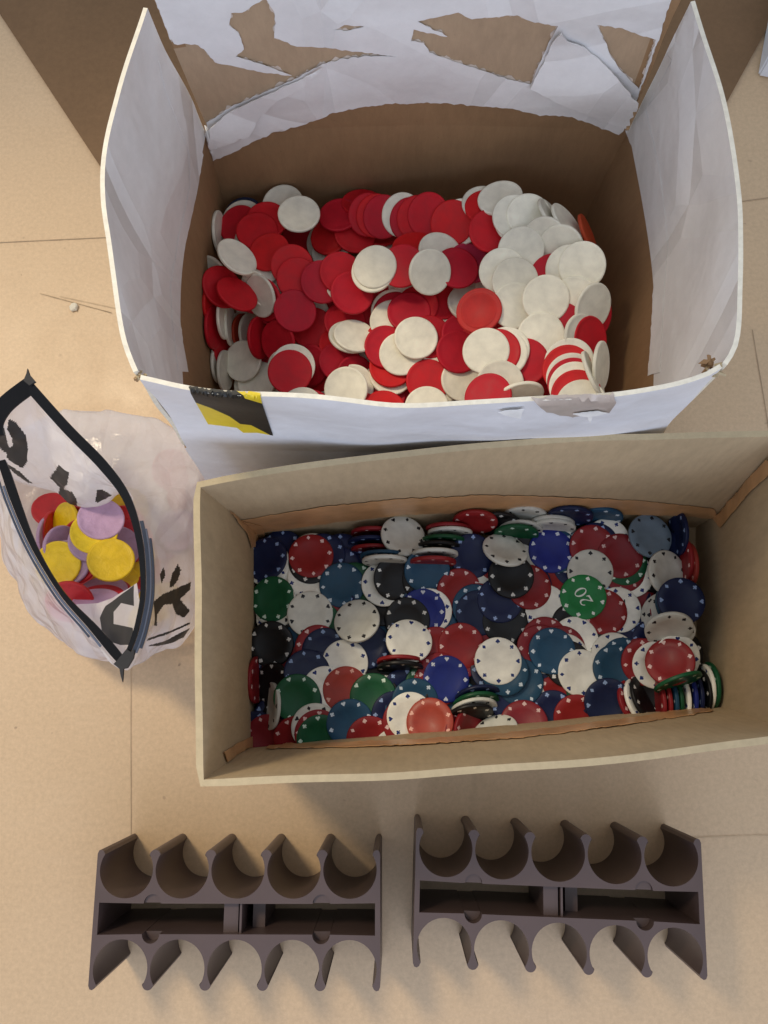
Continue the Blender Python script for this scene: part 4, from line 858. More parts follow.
def patch(name, outer, bvh, mats, parent, holes=(), zones=(), lift=.0006, step=5.0, amp=0.0, wave=0.0, seed=0, thick=.0004, curl=0, hamp=None):
    """a thin sheet cut to the measured outline, laid on the surface it sticks to"""
    loops = [rough_edge(outer, step, amp, seed)]+[rough_edge(h, step, amp if hamp is None else hamp, seed+3) for h in holes]+[rough_edge(z, step, 0) for z in zones]
    co = []; ed = []
    for lp in loops:
        b = len(co); co += lp; ed += [(b+i, b+(i+1) % len(lp)) for i in range(len(lp))]
    xs = [p[0] for p in loops[0]]; ys = [p[1] for p in loops[0]]
    y = min(ys)
    while y < max(ys):
        x = min(xs)
        while x < max(xs):
            q = (x+random.uniform(-.8, .8), y+random.uniform(-.8, .8))
            if inpoly(q[0], q[1], loops[0]) and not any(inpoly(q[0], q[1], h) for h in loops[1:1+len(holes)]): co.append(q)
            x += step
        y += step
    v2, e2, f2 = geometry.delaunay_2d_cdt([Vector(p) for p in co], ed, [], 0, 1e-4)[:3]
    pos = []
    for v in v2:
        d = ray(v.x, v.y); hit = bvh.ray_cast(CAM, d)
        if hit[0] is None: pos.append(None); continue
        n = hit[1]
        if n.dot(d) > 0: n = -n
        w = wave*(noise.noise(hit[0]*22+Vector((seed, 3, 1)))+.6)*.9 if wave else 0
        if wave: w = max(w, 0)
        pos.append((hit[0]+n*(lift+w), n))
    bm = bmesh.new(); A = {}; B = {}
    def va(i):
        if i not in A: A[i] = bm.verts.new(pos[i][0])
        return A[i]
    for f in f2:
        if any(pos[i] is None for i in f): continue
        cx = sum(v2[i].x for i in f)/len(f); cy = sum(v2[i].y for i in f)/len(f)
        if not inpoly(cx, cy, loops[0]): continue
        if any(inpoly(cx, cy, h) for h in loops[1:1+len(holes)]): continue
        pp = [pos[i][0] for i in f]
        if max((a-b).length for a in pp for b in pp) > .05: continue
        mi = 0
        for k, zlp in enumerate(loops[1+len(holes):]):
            if inpoly(cx, cy, zlp): mi = 1
        fc = bm.faces.new([va(i) for i in f]); fc.material_index = mi; fc.normal_update()
        if fc.normal.dot(pos[f[0]][1]) < 0: fc.normal_flip()
    # loose flecks cut off by the outline go
    seen = set(); best = []
    for f0 in bm.faces:
        if f0 in seen: continue
        st = [f0]; isl = []; seen.add(f0)
        while st:
            q_ = st.pop(); isl.append(q_)
            for e in q_.edges:
                for k in e.link_faces:
                    if k not in seen: seen.add(k); st.append(k)
        if len(isl) > len(best): best = isl
    bs = set(best)
    bmesh.ops.delete(bm, geom=[f for f in bm.faces if f not in bs], context='FACES')
    # give the sheet its thickness
    r = bmesh.ops.extrude_face_region(bm, geom=list(bm.faces))
    inv = {}
    bm.verts.ensure_lookup_table()
    for e in r['geom']:
        if isinstance(e, bmesh.types.BMVert): e.co += e.normal*0
    bm.normal_update()
    for e in r['geom']:
        if isinstance(e, bmesh.types.BMVert):
            d = (CAM-e.co).normalized()
            nn = bvh.find_nearest(e.co); n = nn[1]
            if n.dot(d) < 0: n = -n
            e.co += n*thick
    bmesh.ops.recalc_face_normals(bm, faces=bm.faces)
    o = obj(name, bm, mats, parent); sharp_by_angle(o, 50); return o

# ------------------------------------------------------------------ ground
bm = bmesh.new(); bmesh.ops.create_grid(bm, x_segments=2, y_segments=2, size=6)
fl = obj('floor', bm, MAT['floor'], None, False); tag(fl, kind='structure')
def strip(name, a, b, w, z=.0008, mat='seam'):
    a, b = Vector(a), Vector(b); d = (b-a); d.z = 0; n = Vector((-d.y, d.x, 0)).normalized()
    bm = bmesh.new(); k = 24; rows = []
    for i in range(k+1):
        p = a.lerp(b, i/k); j = noise.noise(p*9)*.0006; ww = w*(.6+.6*abs(noise.noise(p*60)))
        rows.append((bm.verts.new(p+n*(j-ww/2)+Vector((0, 0, z))), bm.verts.new(p+n*(j+ww/2)+Vector((0, 0, z)))))
    for r0, r1 in zip(rows, rows[1:]): bm.faces.new((r0[0], r1[0], r1[1], r0[1]))
    bmesh.ops.recalc_face_normals(bm, faces=bm.faces)
    o = obj(name, bm, MAT[mat], None, False); tag(o, kind='structure'); return o
MAT['scuff'] = simple('scuff', (.33, .23, .13), .8, bump=0)
MAT['seam_and_shade'] = simple('pale_seam_and_shade_line', (.46, .335, .205), .8, bump=0)
strip('floor_seam_or_shade_line', at(131, 640), at(131, 905), .0009, mat='seam_and_shade')
strip('floor_seam_or_shade_line', at(-40, 245), at(140, 236), .0009)
strip('floor_seam_or_shade_line', at(752, 330), at(771, 445), .001)
strip('floor_seam_or_shade_line', at(730, 203), at(790, 195), .001)
strip('floor_scuff', at(40, 294), at(112, 313), .0007, .0011, 'scuff')
strip('floor_scuff', at(60, 297), at(118, 309), .0005, .0014, 'scuff')
strip('floor_seam_or_shade_line', at(690, 838), at(800, 834), .0008, mat='seam_and_shade')  # no seam here: the brown box's shadow edge, painted as a thin strip

# crumb of dried glue beside the white box
bm = bmesh.new(); bmesh.ops.create_icosphere(bm, subdivisions=3, radius=.0042)
for v in bm.verts:
    v.co *= 1+.35*noise.noise(v.co*420); v.co.z *= .55
o = obj('crumb', bm, simple('crumb_plaster', (.66, .60, .48), .85)); p = at(74, 307, .002); o.location = p
tag(o, 'pale dried crumb lying on a scuffed streak of floor left of the white box', 'crumb')

# ------------------------------------------------------------------ flattened dark cardboard under the white box
def plate(name, poly, z0, z1, mat, parent=None):
    bm = bmesh.new()
    vb = [bm.verts.new((x, y, z0)) for x, y in poly]; vt = [bm.verts.new((x, y, z1)) for x, y in poly]
    bm.faces.new(vt); bm.faces.new(list(reversed(vb)))
    for i in range(len(poly)):
        j = (i+1) % len(poly); bm.faces.new((vb[i], vb[j], vt[j], vt[i]))
    bmesh.ops.recalc_face_normals(bm, faces=bm.faces)
    return obj(name, bm, mat, parent, False)
sheet = plate('cardboard_sheet', [(-.64, 1.045), (-.437, .737), (-.302, .533), (-.12, .30), (.16, .30), (.347, .621), (.405, .725), (.49, .875), (.49, 1.3), (-.64, 1.3)], .0006, .0036, MAT['sheet_card'])
tag(sheet, 'flat dark brown cardboard sheet lying on the floor behind and under the white box', 'cardboard sheet')

# ------------------------------------------------------------------ white box with red and white chips
wb = thing('cardboard_box', 'tall white paper-covered cardboard box with raised torn flaps, full of plain red and white chips', 'box', (.01, .31, 0))
N = 26
def ringpts(L, F, Rr, B):                   # left rear->front, front left->right, right front->rear, rear right->left
    out = []
    for seg in (L, F, Rr, B): out += resample(seg, N)[:-1]
    return out
def rect(x0, y0, x1, y1, z, bf=0, bl=0, br=0, bb=0):
    xm, ym = (x0+x1)/2, (y0+y1)/2
    return ringpts([(x0, y1, z), (x0-bl, ym, z), (x0, y0, z)], [(x0, y0, z), (xm, y0-bf, z), (x1, y0, z)],
                   [(x1, y0, z), (x1+br, ym, z), (x1, y1, z)], [(x1, y1, z), (xm, y1+bb, z), (x0, y1, z)])
crease = rect(-.152, .182, .181, .440, .187, .003, .012, .010, .006)
rows = loft([rect(-.155, .184, .172, .438, .006), rect(-.158, .182, .176, .443, .09, .004, .003, .003, .003), crease], 8)
body = slab('body', rows, .0027, [MAT['brown_card'], MAT['white_face'], MAT['brown_card']], wb, closed=True, wob=.002, fade=2)
bm = bmesh.new(); bmesh.ops.create_cube(bm, size=1)
for v in bm.verts: v.co = Vector((.0085+v.co.x*.322, .302+v.co.y*.232, .0055+v.co.z*.003))
bottom = obj('bottom', bm, MAT['brown_card'], wb, False)
RIM = .33
rimL = pz([(147, 8), (123, 94), (108, 168), (110, 240), (115, 287), (126, 335), (139, 370)], RIM)
rimF = pz([(142, 371), (187, 378), (262, 388), (330, 395), (400, 399), (460, 398), (524, 395), (596, 388), (650, 379), (700, 370), (719, 363)], RIM)
rimR = pz([(722, 362), (732, 340), (737, 290), (738, 240), (733, 165), (714, 75), (689, 2)], RIM)
c4 = [resample(s, 40) for s in (
    [(-.152, .440, .187), (-.164, .311, .187), (-.152, .182, .187)],
    [(-.152, .182, .187), (.0145, .179, .187), (.181, .182, .187)],
    [(.181, .182, .187), (.191, .311, .187), (.181, .440, .187)],
    [(.178, .440, .187), (.0145, .446, .187), (-.149, .440, .187)])]
flaps = []
def flap(base, top, mid_out, seed, mats, th=.0027):
    t = resample(top, 40); b = [p+Vector((0, 0, .00003)) for p in base]
    m = []
    for i, (p, q) in enumerate(zip(b, t)):
        u = i/39; mm = p.lerp(q, .5)+Vector(mid_out)*math.sin(math.pi*u); m.append(mm)
    rows = []
    for k in range(15):
        u = k/14
        rows.append([(p*(1-u)**2+(m_*2-(p+q)*.5)*2*u*(1-u)+q*u*u) for p, m_, q in zip(b, m, t)])
    o = slab('flap', rows, th, mats, wb, wob=.0060, seed=seed, fade=1); flaps.append(o); return o
wmat = [MAT['white_paper'], MAT['white_face'], MAT['rim']]
f_left = flap(c4[0], rimL, (-.002, 0, 0), 1, wmat)
f_front = flap(c4[1], rimF, (0, -.002, 0), 5, wmat)
f_right = flap(c4[2], rimR, (.002, 0, 0), 9, wmat)
RT = .47
rimB = [at(675, 0, .33)+Vector((.001, -.014, RT-.33)), at(400, -4, .33)+Vector((0, -.008, RT-.33)), at(155, 5, .33)+Vector((-.002, -.014, RT-.33))]
f_rear = flap(c4[3], rimB, (0, 0, 0), 13, [MAT['brown_card'], MAT['white_face'], MAT['rim']])
bpy.context.view_layer.update()
BW = bvh_of([body, bottom]+flaps)
def c3(l): return [(x/2.743+140, y/2.743) for x, y in l]
def c4_(l): return [(x/2.56+400, y/2.56) for x, y in l]
lower = c3([(172, 345), (185, 400), (200, 438), (240, 420), (290, 395), (370, 358), (440, 340), (500, 320), (520, 308), (600, 290), (700, 277)]) + \
        c4_([(0, 262), (130, 262), (280, 272), (350, 288), (440, 296), (500, 318), (560, 340), (572, 330), (582, 305), (608, 250), (640, 160), (690, 5), (716, -60)])
outer = lower + [(400, -26), (140, -24)] + c3([(45, 5), (78, 95), (112, 200), (150, 300)])
band = c3([(84, 116), (150, 117), (175, 130), (205, 165), (240, 172), (330, 190), (415, 200), (330, 168), (262, 150), (285, 130), (270, 85), (245, 65), (250, 30), (290, 25), (318, 5), (345, -8), (355, 10), (370, 40), (368, 100), (430, 122), (500, 125), (600, 135), (705, 150), (625, 147), (560, 155), (500, 170), (430, 208), (350, 245), (250, 290), (176, 340), (150, 296), (112, 196)])
hole2 = c4_([(60, 105), (28, 100), (35, 70), (130, 92), (45, 50), (150, 28), (185, 45), (245, 40), (300, 35), (330, 48), (405, 62), (370, 130), (335, 213), (250, 190), (130, 150), (75, 130)])
hole3 = c4_([(505, 60), (560, 65), (655, 95), (636, 150), (612, 225), (570, 180), (540, 140), (525, 100)])
hole4 = c3([(530, 78), (560, 64), (615, 68), (570, 80)])
patch('torn_paper', outer, BW, [MAT['white_paper']], wb, holes=[band, hole2, hole3, hole4], lift=.0004, step=3.2, amp=1.0, wave=.0014, seed=4, thick=.0004)
patch('torn_paper', c4_([(415, 62), (430, 90), (470, 105), (500, 130), (560, 180), (612, 235), (600, 300), (585, 312), (500, 280), (420, 245), (335, 213), (372, 140), (395, 85)]), BW, [MAT['white_paper']], wb, lift=.004, step=3.2, amp=.8, wave=.004, seed=14, thick=.0006)
patch('torn_paper', c3([(172, 345), (250, 290), (350, 245), (430, 208), (500, 168), (440, 230), (380, 262), (330, 300), (300, 350), (240, 372), (190, 385)]), BW, [MAT['white_paper']], wb, lift=.0035, step=3.2, amp=1.0, wave=.005, seed=24, thick=.0006)
f_rear.data.materials.append(MAT['torn_card'])
for pl in f_rear.data.polygons:
    if pl.material_index == 0 and all(inpoly(*pix(f_rear.data.vertices[v].co), outer) for v in pl.vertices): pl.material_index = 3
patch('torn_fibre', outer, BW, [MAT['torn_fibre']], wb, holes=[band, hole2, hole3, hole4], lift=.00015, step=1.7, amp=.9, hamp=2.4, seed=77, thick=.0002)
# white lining of the side flaps, torn off unevenly above the chips
patch('torn_paper', [(158, 60), (178, 105), (203, 155), (197, 190), (186, 240), (178, 288), (180, 322), (184, 350), (188, 372), (178, 372), (172, 320), (170, 288), (178, 240), (190, 185), (188, 150), (165, 90)], BW, [MAT['white_paper']], wb, lift=.0002, thick=.0002, step=4, amp=.5, wave=0, seed=31)
patch('torn_paper', [(664, 50), (645, 90), (625, 130), (642, 170), (651, 220), (655, 262), (653, 300), (651, 340), (648, 376), (660, 372), (664, 300), (668, 240), (660, 170), (646, 110), (672, 60)], BW, [MAT['white_paper']], wb, lift=.0002, thick=.0002, step=4, amp=.5, wave=0, seed=41)
# striped tape and a brown tape remnant on the outer front
def c5(l): return [(x/1.92+90, y/1.92+340) for x, y in l]
def c7(l): return [(x/6.4+170, y/6.4+360) for x, y in l]
patch('hazard_tape', c7([(96, 130), (380, 180), (578, 214), (590, 270), (660, 475), (560, 457), (470, 457), (430, 425), (330, 412), (245, 402), (165, 260)]), BW, [MAT['hz_black'], MAT['hz_yellow']], wb,
      zones=[c7([(372, 150), (600, 190), (590, 268), (480, 235), (420, 195)]), c7([(155, 258), (260, 296), (380, 350), (450, 400), (520, 408), (640, 470), (560, 480), (240, 440)])], lift=.0006, step=1.6, wave=0, seed=3)
def c6(l): return [(x/2.49+460, y/2.49+330) for x, y in l]
patch('packing_tape', c6([(160, 163), (270, 156), (375, 148), (388, 175), (370, 200), (330, 196), (280, 212), (215, 200), (190, 178)]), BW, [MAT['tan_tape']], wb, lift=.0007, step=3, amp=.7, wave=.001, seed=8)
patch('torn_paper', c6([(95, 196), (125, 190), (158, 188), (150, 210), (125, 206)]), BW, [MAT['fibre']], wb, lift=.0012, step=2, amp=.6, wave=.002, seed=9)
patch('torn_paper', c6([(280, 198), (340, 190), (365, 196), (328, 203), (322, 222), (316, 205)]), BW, [MAT['fibre']], wb, lift=.0018, step=2, amp=.5, wave=.002, seed=19)
def frayed(p, s, seed):
    bm = bmesh.new(); rnd = random.Random(seed)
    for k in range(16):
        c = Vector(p)+Vector((rnd.uniform(-1, 1), rnd.uniform(-1, 1), rnd.uniform(-1.2, .5)))*s
        a = Vector((rnd.uniform(-1, 1), rnd.uniform(-1, 1), rnd.uniform(-.4, 1))).normalized()*s*.75
        b = Vector((rnd.uniform(-1, 1), rnd.uniform(-1, 1), rnd.uniform(-1, 1))).normalized()*s*.4
        n = a.cross(b).normalized()*.0007
        q = [c-a-b*.5, c+a*.6-b, c+a+b*.4, c-a*.4+b]
        lo = [bm.verts.new(v-n) for v in q]; hi = [bm.verts.new(v+n) for v in q]
        bm.faces.new(hi); bm.faces.new(lo[::-1])
        for i in range(4):
            f = bm.faces.new((lo[i], lo[(i+1) % 4], hi[(i+1) % 4], hi[i]))
    for i, f in enumerate(bm.faces): f.material_index = (i//6) % 2
    bmesh.ops.recalc_face_normals(bm, faces=bm.faces)
    return obj('frayed_corner', bm, [MAT['kraft_edge'], MAT['brown_card']], wb, False)
frayed(at(713, 367, .325), .0042, 4); frayed(at(139, 374, .326), .0024, 8)

# ------------------------------------------------------------------ brown box with poker chips
kb = thing('cardboard_box', 'open brown cardboard box with amber tape inside, full of printed poker chips', 'box', (.07, .06, 0))
c_lo = [(-.127, .148), (-.121, -.034), (.262, .0), (.273, .160)]   # RL, FL, FR, RR
def ring2(RL, FL, FR, RR, z, rearmid=0, frontmid=0):
    v = lambda p, zz=z: Vector((p[0], p[1], zz))
    fm = (v(FL)+v(FR))/2+Vector((0, -frontmid, 0)); rm = (v(RL)+v(RR))/2+Vector((0, rearmid, 0))
    return ringpts([v(RL), v(FL)], [v(FL), fm, v(FR)], [v(FR), v(RR)], [v(RR), rm, v(RL)])
Z2 = .23
top2 = ringpts(pz([(201, 488), (201, 600), (203, 700), (204, 779)], Z2), pz([(204, 779), (400, 771), (600, 756), (730, 742), (800, 733)], Z2),
               pz([(800, 733), (797, 600), (787, 436)], Z2), pz([(787, 436), (700, 438), (600, 441), (500, 447), (400, 457), (300, 470), (201, 488)], Z2))
rows2 = loft([ring2(*c_lo, .006), ring2(*c_lo, .062, .010, .0), top2], 10)
body2 = slab('body', rows2, .0044, [MAT['kraft'], MAT['kraft'], MAT['kraft_edge']], kb, closed=True, wob=.0016, seed=3)
plate('bottom', [(-.128, .150), (-.122, -.036), (.263, -.002), (.274, .162)], .0045, .0075, MAT['kraft'], kb)
bpy.context.view_layer.update()
BK = bvh_of([body2])
patch('packing_tape', [(236, 521), (262, 516), (320, 506), (400, 498), (450, 496), (480, 494), (560, 496), (640, 500), (700, 506), (714, 508), (719, 519), (690, 515), (600, 512), (480, 511), (400, 514), (330, 522), (262, 531), (250, 534)], BK, [MAT['amber']], kb, lift=.0006, step=4, amp=.6, wave=.0006, seed=51)
patch('packing_tape', [(228, 510), (240, 519), (262, 524), (266, 540), (250, 548), (246, 535)], BK, [MAT['amber']], kb, lift=.0012, step=3, amp=.8, wave=.0006, seed=52)
patch('packing_tape', [(714, 518), (728, 500), (745, 484), (768, 460), (780, 466), (752, 492), (735, 512), (722, 528)], BK, [MAT['amber']], kb, lift=.0012, step=3, amp=.6, wave=.0004, seed=53)
patch('packing_tape', [(246, 742), (300, 745), (420, 741), (520, 733), (610, 722), (690, 710), (712, 706), (714, 712), (690, 716), (610, 728), (520, 739), (400, 747), (246, 750)], BK, [MAT['amber']], kb, lift=.0006, step=4, amp=.8, wave=.0006, seed=54)
patch('packing_tape', [(222, 752), (238, 742), (252, 736), (254, 746), (240, 754), (226, 762)], BK, [MAT['amber']], kb, lift=.0012, step=3, amp=.6, seed=55)
# scuffs on the left rim
# ------------------------------------------------------------------ chip racks
def arcpts(cx, cy, r, a0, a1, n=22):
    return [(cx+r*math.cos(R(a0+(a1-a0)*i/n)), cy+r*math.sin(R(a0+(a1-a0)*i/n))) for i in range(n+1)]
def rack(loc, rz, label):
    root = thing('chip_rack', label, 'chip rack', loc, 'stand-up chip racks in front of the boxes')
    root.rotation_euler = (0, 0, rz)
    Pp = .0426; W = Pp*5; rr = .0203; cy = .0345; tip = .0488; hw = .0042
    XS = [-W/2+Pp*(i+.5) for i in range(5)]
    def row(sign):
        pts = []
        # start at left end wall going right along one side
        ax = math.degrees(math.acos((Pp/2-hw)/rr))          # angle where the arm has its head width
        pts += [(-W/2-.0016, tip-.003), (-W/2-.0006, tip-.0006), (-W/2+.0012, tip), (-W/2+.0030, tip-.001), (-W/2+.0039, tip-.003)]
        for k, x in enumerate(XS):
            a = arcpts(x, cy, rr, 180-ax, 360+ax, 34)
            pts += a
            if k < 4:
                xc = x+Pp/2
                top = tip-hw
                pts += arcpts(xc, top, hw, 180, 0, 10)
        pts += [(W/2-.0039, tip-.003), (W/2-.0030, tip-.001), (W/2-.0012, tip), (W/2+.0006, tip-.0006), (W/2+.0016, tip-.003)]
        return [(x, y*sign) for x, y in pts]
    up = row(1); dn = row(-1)
    outline = up + dn[::-1]
    ch = .0112; hx = W/2-.0022; nr = .0066
    notches = (XS[0]+Pp/2, XS[3]+Pp/2)
    hole = [(-hx, -ch)]
    for xn in notches: hole += arcpts(xn, -ch+.0006, nr, 180, 360, 12)
    hole += [(hx, -ch), (hx, ch)]
    for xn in reversed(notches): hole += arcpts(xn, ch-.0006, nr, 0, 180, 12)
    hole += [(-hx, ch)]
    HH = .082
    def extr(name, polys, z0, z1, parent, bev=.0005):
        cu = bpy.data.curves.new(name, 'CURVE'); cu.dimensions = '2D'; cu.fill_mode = 'BOTH'
        for pl in polys:
            s = cu.splines.new('POLY'); s.points.add(len(pl)-1); s.use_cyclic_u = True
            for q, (x, y) in zip(s.points, pl): q.co = (x, y, 0, 1)
        cu.extrude = (z1-z0)/2
        tmp = bpy.data.objects.new('tmp', cu); COL.objects.link(tmp)
        dg = bpy.context.evaluated_depsgraph_get(); me = bpy.data.meshes.new_from_object(tmp.evaluated_get(dg))
        bpy.data.objects.remove(tmp); bpy.data.curves.remove(cu)
        for v in me.vertices: v.co.z += (z0+z1)/2
        me.materials.clear(); me.materials.append(MAT['rack'])
        o = bpy.data.objects.new(name, me); COL.objects.link(o); o.parent = root
        me.polygons.foreach_set('use_smooth', [True]*len(me.polygons)); sharp_by_angle(o, 32)
        return o
    extr('frame', [outline, hole], 0, HH, root)
    bx = lambda x0, x1, y0, y1: [(x0, y0), (x1, y0), (x1, y1), (x0, y1)]
    extr('cross_rib', [bx(-.0105, .0005, -ch+.0003, ch-.0003)], .0040, HH-.006, root, .0004)
    extr('cross_rib', [bx(.0020, .0036, -ch+.0003, ch-.0003)], .0040, HH-.003, root, .0004)
    extr('cross_rib', [bx(.0090, .0185, -ch+.0003, ch-.0003)], .0040, HH-.022, root, .0004)
    for xn in notches:
        for sgn in (1, -1):
            pl = arcpts(xn, sgn*(ch-.0006), nr-.0003, 0, 360, 24)[:-1]
            pl = [(x, y) for x, y in arcpts(xn, sgn*(ch-.0004), nr-.0003, 0 if sgn > 0 else 180, 180 if sgn > 0 else 360, 14)]
            extr('boss', [pl], .0040, HH-(.0025 if sgn > 0 else .010), root, .0003)
    return root
rack((-.1215, -.157, 0), R(.3), 'left of the two brown-grey plastic chip racks, standing nearest the plastic bag')
rack((.1205, -.1435, 0), R(-1.8), 'right of the two brown-grey plastic chip racks, with its right end nearer the photo edge')

# ------------------------------------------------------------------ plastic bag
bag = thing('plastic_bag', 'crumpled translucent plastic bag with black zip edge and black lettering, holding coloured tokens', 'bag', (-.23, .13, 0))
BAGC = [  # rim | fold | bulge | foot
 ((28,377,.16),(42,492,.070),(20,430,.035),(30,470,.003)),
 ((70,424,.155),(78,507,.070),(75,411,.040),(80,440,.003)),
 ((108,463,.15),(104,500,.072),(138,418,.045),(130,450,.003)),
 ((131,497,.15),(129,492,.085),(185,437,.045),(165,465,.003)),
 ((143,540,.15),(148,540,.110),(212,476,.045),(185,500,.003)),
 ((146,588,.15),(152,590,.110),(210,545,.045),(188,560,.003)),
 ((141,622,.15),(150,625,.100),(202,600,.040),(180,600,.003)),
 ((133,648,.15),(142,650,.090),(188,635,.035),(165,630,.003)),
 ((123,668,.15),(128,662,.100),(150,656,.030),(140,640,.003)),
 ((110,654,.15),(108,655,.090),(110,657,.030),(115,638,.003)),
 ((88,627,.15),(80,632,.090),(75,652,.035),(85,630,.003)),
 ((60,594,.15),(48,600,.090),(42,628,.035),(60,610,.003)),
 ((32,548,.15),(22,558,.090),(16,584,.035),(35,575,.003)),
 ((12,503,.15),(2,512,.090),(-2,540,.035),(15,540,.003)),
 ((0,468,.15),(-12,480,.090),(-20,500,.035),(0,505,.003)),
 ((-14,430,.155),(-22,450,.090),(-34,460,.035),(-15,480,.003)),
 ((-3,402,.16),(0,470,.080),(-15,425,.035),(0,470,.003))]
NU = 640
def closed_spline(pts, n, sharp=()):
    m = len(pts); out = []
    per = n//m
    for i in range(m):
        p0, p1, p2, p3 = pts[(i-1) % m], pts[i], pts[(i+1) % m], pts[(i+2) % m]
        if i in sharp: p0 = p1
        if (i+1) % m in sharp: p3 = p2
        for k in range(per):
            u = k/per
            out.append(.5*((2*p1)+(-p0+p2)*u+(2*p0-5*p1+4*p2-p3)*u*u+(-p0+3*p1-3*p2+p3)*u**3))
    return out
keys = [closed_spline([at(*r[j]) for r in BAGC], NU, (0, 8) if j < 1 else ()) for j in range(4)]
NU = len(keys[0])
seq = [(0, 60), (1, 70), (2, 50), (3, 0)]
rowsb = []; rk = []
for (j, n) in seq[:-1]:
    a = keys[j]; b = keys[j+1]
    pa = keys[max(j-1, 0)]; pb = keys[min(j+2, 3)]
    for k in range(n):
        u = k/n; row_ = []
        for i in range(NU):
            p1, p2 = a[i], b[i]; p0, p3 = pa[i], pb[i]
            q = p1.lerp(p2, u) if j == 0 else .5*((2*p1)+(-p0+p2)*u+(2*p0-5*p1+4*p2-p3)*u*u+(-p0+3*p1-3*p2+p3)*u**3)
            row_.append(q)
        rowsb.append(row_); rk.append(j+u)
rowsb.append(keys[3]); rk.append(3.0)
cen = sum(keys[3], Vector())/NU; cen.z = .0022
for u in (.25, .5, .75, .95): rowsb.append([p.lerp(cen, u) for p in keys[3]]); rk.append(3+u)
for r, row_ in enumerate(rowsb):
    v = rk[r]; amp = 0 if v < .02 else (.0042 if v < 2.2 else .0022*max(0, 3-v))
    amp *= min(1, v*2.5)
    for i, p in enumerate(row_):
        d = Vector((noise.noise(p*26), noise.noise(p*26+Vector((9, 0, 0))), .5*noise.noise(p*26+Vector((0, 9, 0)))))
        d2 = Vector((noise.noise(p*75), noise.noise(p*75+Vector((9, 0, 0))), .5*noise.noise(p*75+Vector((0, 9, 0)))))
        q = p+d*amp*1.6+d2*amp*.55
        if q.z < .0020: q.z = .0020
        row_[i] = q
gin = [  # seen through the mouth, printed on the far film
 [(9,419),(17,423),(25,434),(28,448),(27,462),(22,468),(14,464),(7,458),(6,450),(13,446),(12,438),(7,430)],
 [(-2,428),(4,428),(7,440),(10,452),(4,452),(-2,446)],
 [(59,465),(69,473),(67,485),(63,489),(72,492),(77,500),(77,507),(66,503),(58,502),(48,500),(58,494),(60,488),(50,478)],
 [(97,490),(103,490),(112,495),(104,500),(95,503)],
 [(7,463),(20,472),(32,483),(28,483),(14,473),(6,465)],
 [(134,585),(128,590),(118,597),(106,606),(100,618),(101,630),(108,641),(120,645),(130,645),(134,640),(133,628),(124,626),(114,624),(114,612),(121,603),(134,606)]]
gout = [
 [(191,582),(190,590),(180,599),(190,611),(184,618),(176,614),(172,604),(164,605),(157,615),(157,626),(146,625),(146,614),(152,603),(163,594),(175,589),(184,585)],
 [(178,564),(181,570),(178,580),(173,587),(169,587),(172,574)],
 [(160,575),(164,566),(165,576),(162,583)],
 [(146,639),(170,631),(190,622),(190,624),(168,634),(147,641)],
 [(147,646),(165,641),(178,634),(190,628),(184,637),(172,643),(158,646)]]
def m_film():
    t = NT('translucent_film')
    t.b.inputs['Base Color'].default_value = (.95, .94, .95, 1); t.b.inputs['Roughness'].default_value = .14
    tr = t.n('ShaderNodeBsdfTransparent'); tr.inputs[0].default_value = (.97, .94, .95, 1)
    tl = t.n('ShaderNodeBsdfTranslucent'); tl.inputs[0].default_value = (.86, .82, .82, 1)
    m1 = t.n('ShaderNodeMixShader'); m1.inputs[0].default_value = .45; t.l(t.b.outputs[0], m1.inputs[1]); t.l(tl.outputs[0], m1.inputs[2])
    m2 = t.n('ShaderNodeMixShader')
    op = t.ramp(t.noise(25, 4, .6), [(.3, g(.34)), (.7, g(.20))])
    t.l(op, m2.inputs[0]); t.l(m1.outputs[0], m2.inputs[1]); t.l(tr.outputs[0], m2.inputs[2])
    t.l(m2.outputs[0], t.out.inputs[0])
    v = t.n('ShaderNodeTexVoronoi'); v.feature = 'DISTANCE_TO_EDGE'; v.inputs['Scale'].default_value = 38
    mp = t.n('ShaderNodeMapping'); mp.inputs['Scale'].default_value = (1, .55, .8); mp.inputs['Rotation'].default_value = (.3, .2, .7)
    t.l(t.coord(), mp.inputs[0]); t.l(mp.outputs[0], v.inputs['Vector'])
    cr = t.math('MULTIPLY', t.math('MINIMUM', v.outputs['Distance'], .25), 3)
    t.bump(t.math('ADD', t.math('ADD', t.noise(55, 4, .55, dist=.4), t.math('MULTIPLY', t.noise(24, 3, .6, stretch=(1, .4, 1)), 1.2)), cr), .7, .0028)
    return t.m
FILM = m_film()
BLK = simple('zip_black', (.006, .006, .007), .22, bump=.5, bscale=90, bdist=.0015, spec=.2)
INK = simple('bag_ink', (.03, .028, .026), .45, bump=.2, bscale=120, bdist=.0006)
bm = bmesh.new(); vr = [[bm.verts.new(p) for p in row_] for row_ in rowsb]
cpix = [[pix(p) for p in row_] for row_ in rowsb]
def bb(P): return (min(p[0] for p in P), max(p[0] for p in P), min(p[1] for p in P), max(p[1] for p in P))
GI = [(P, bb(P)) for P in gin]; GO = [(P, bb(P)) for P in gout]
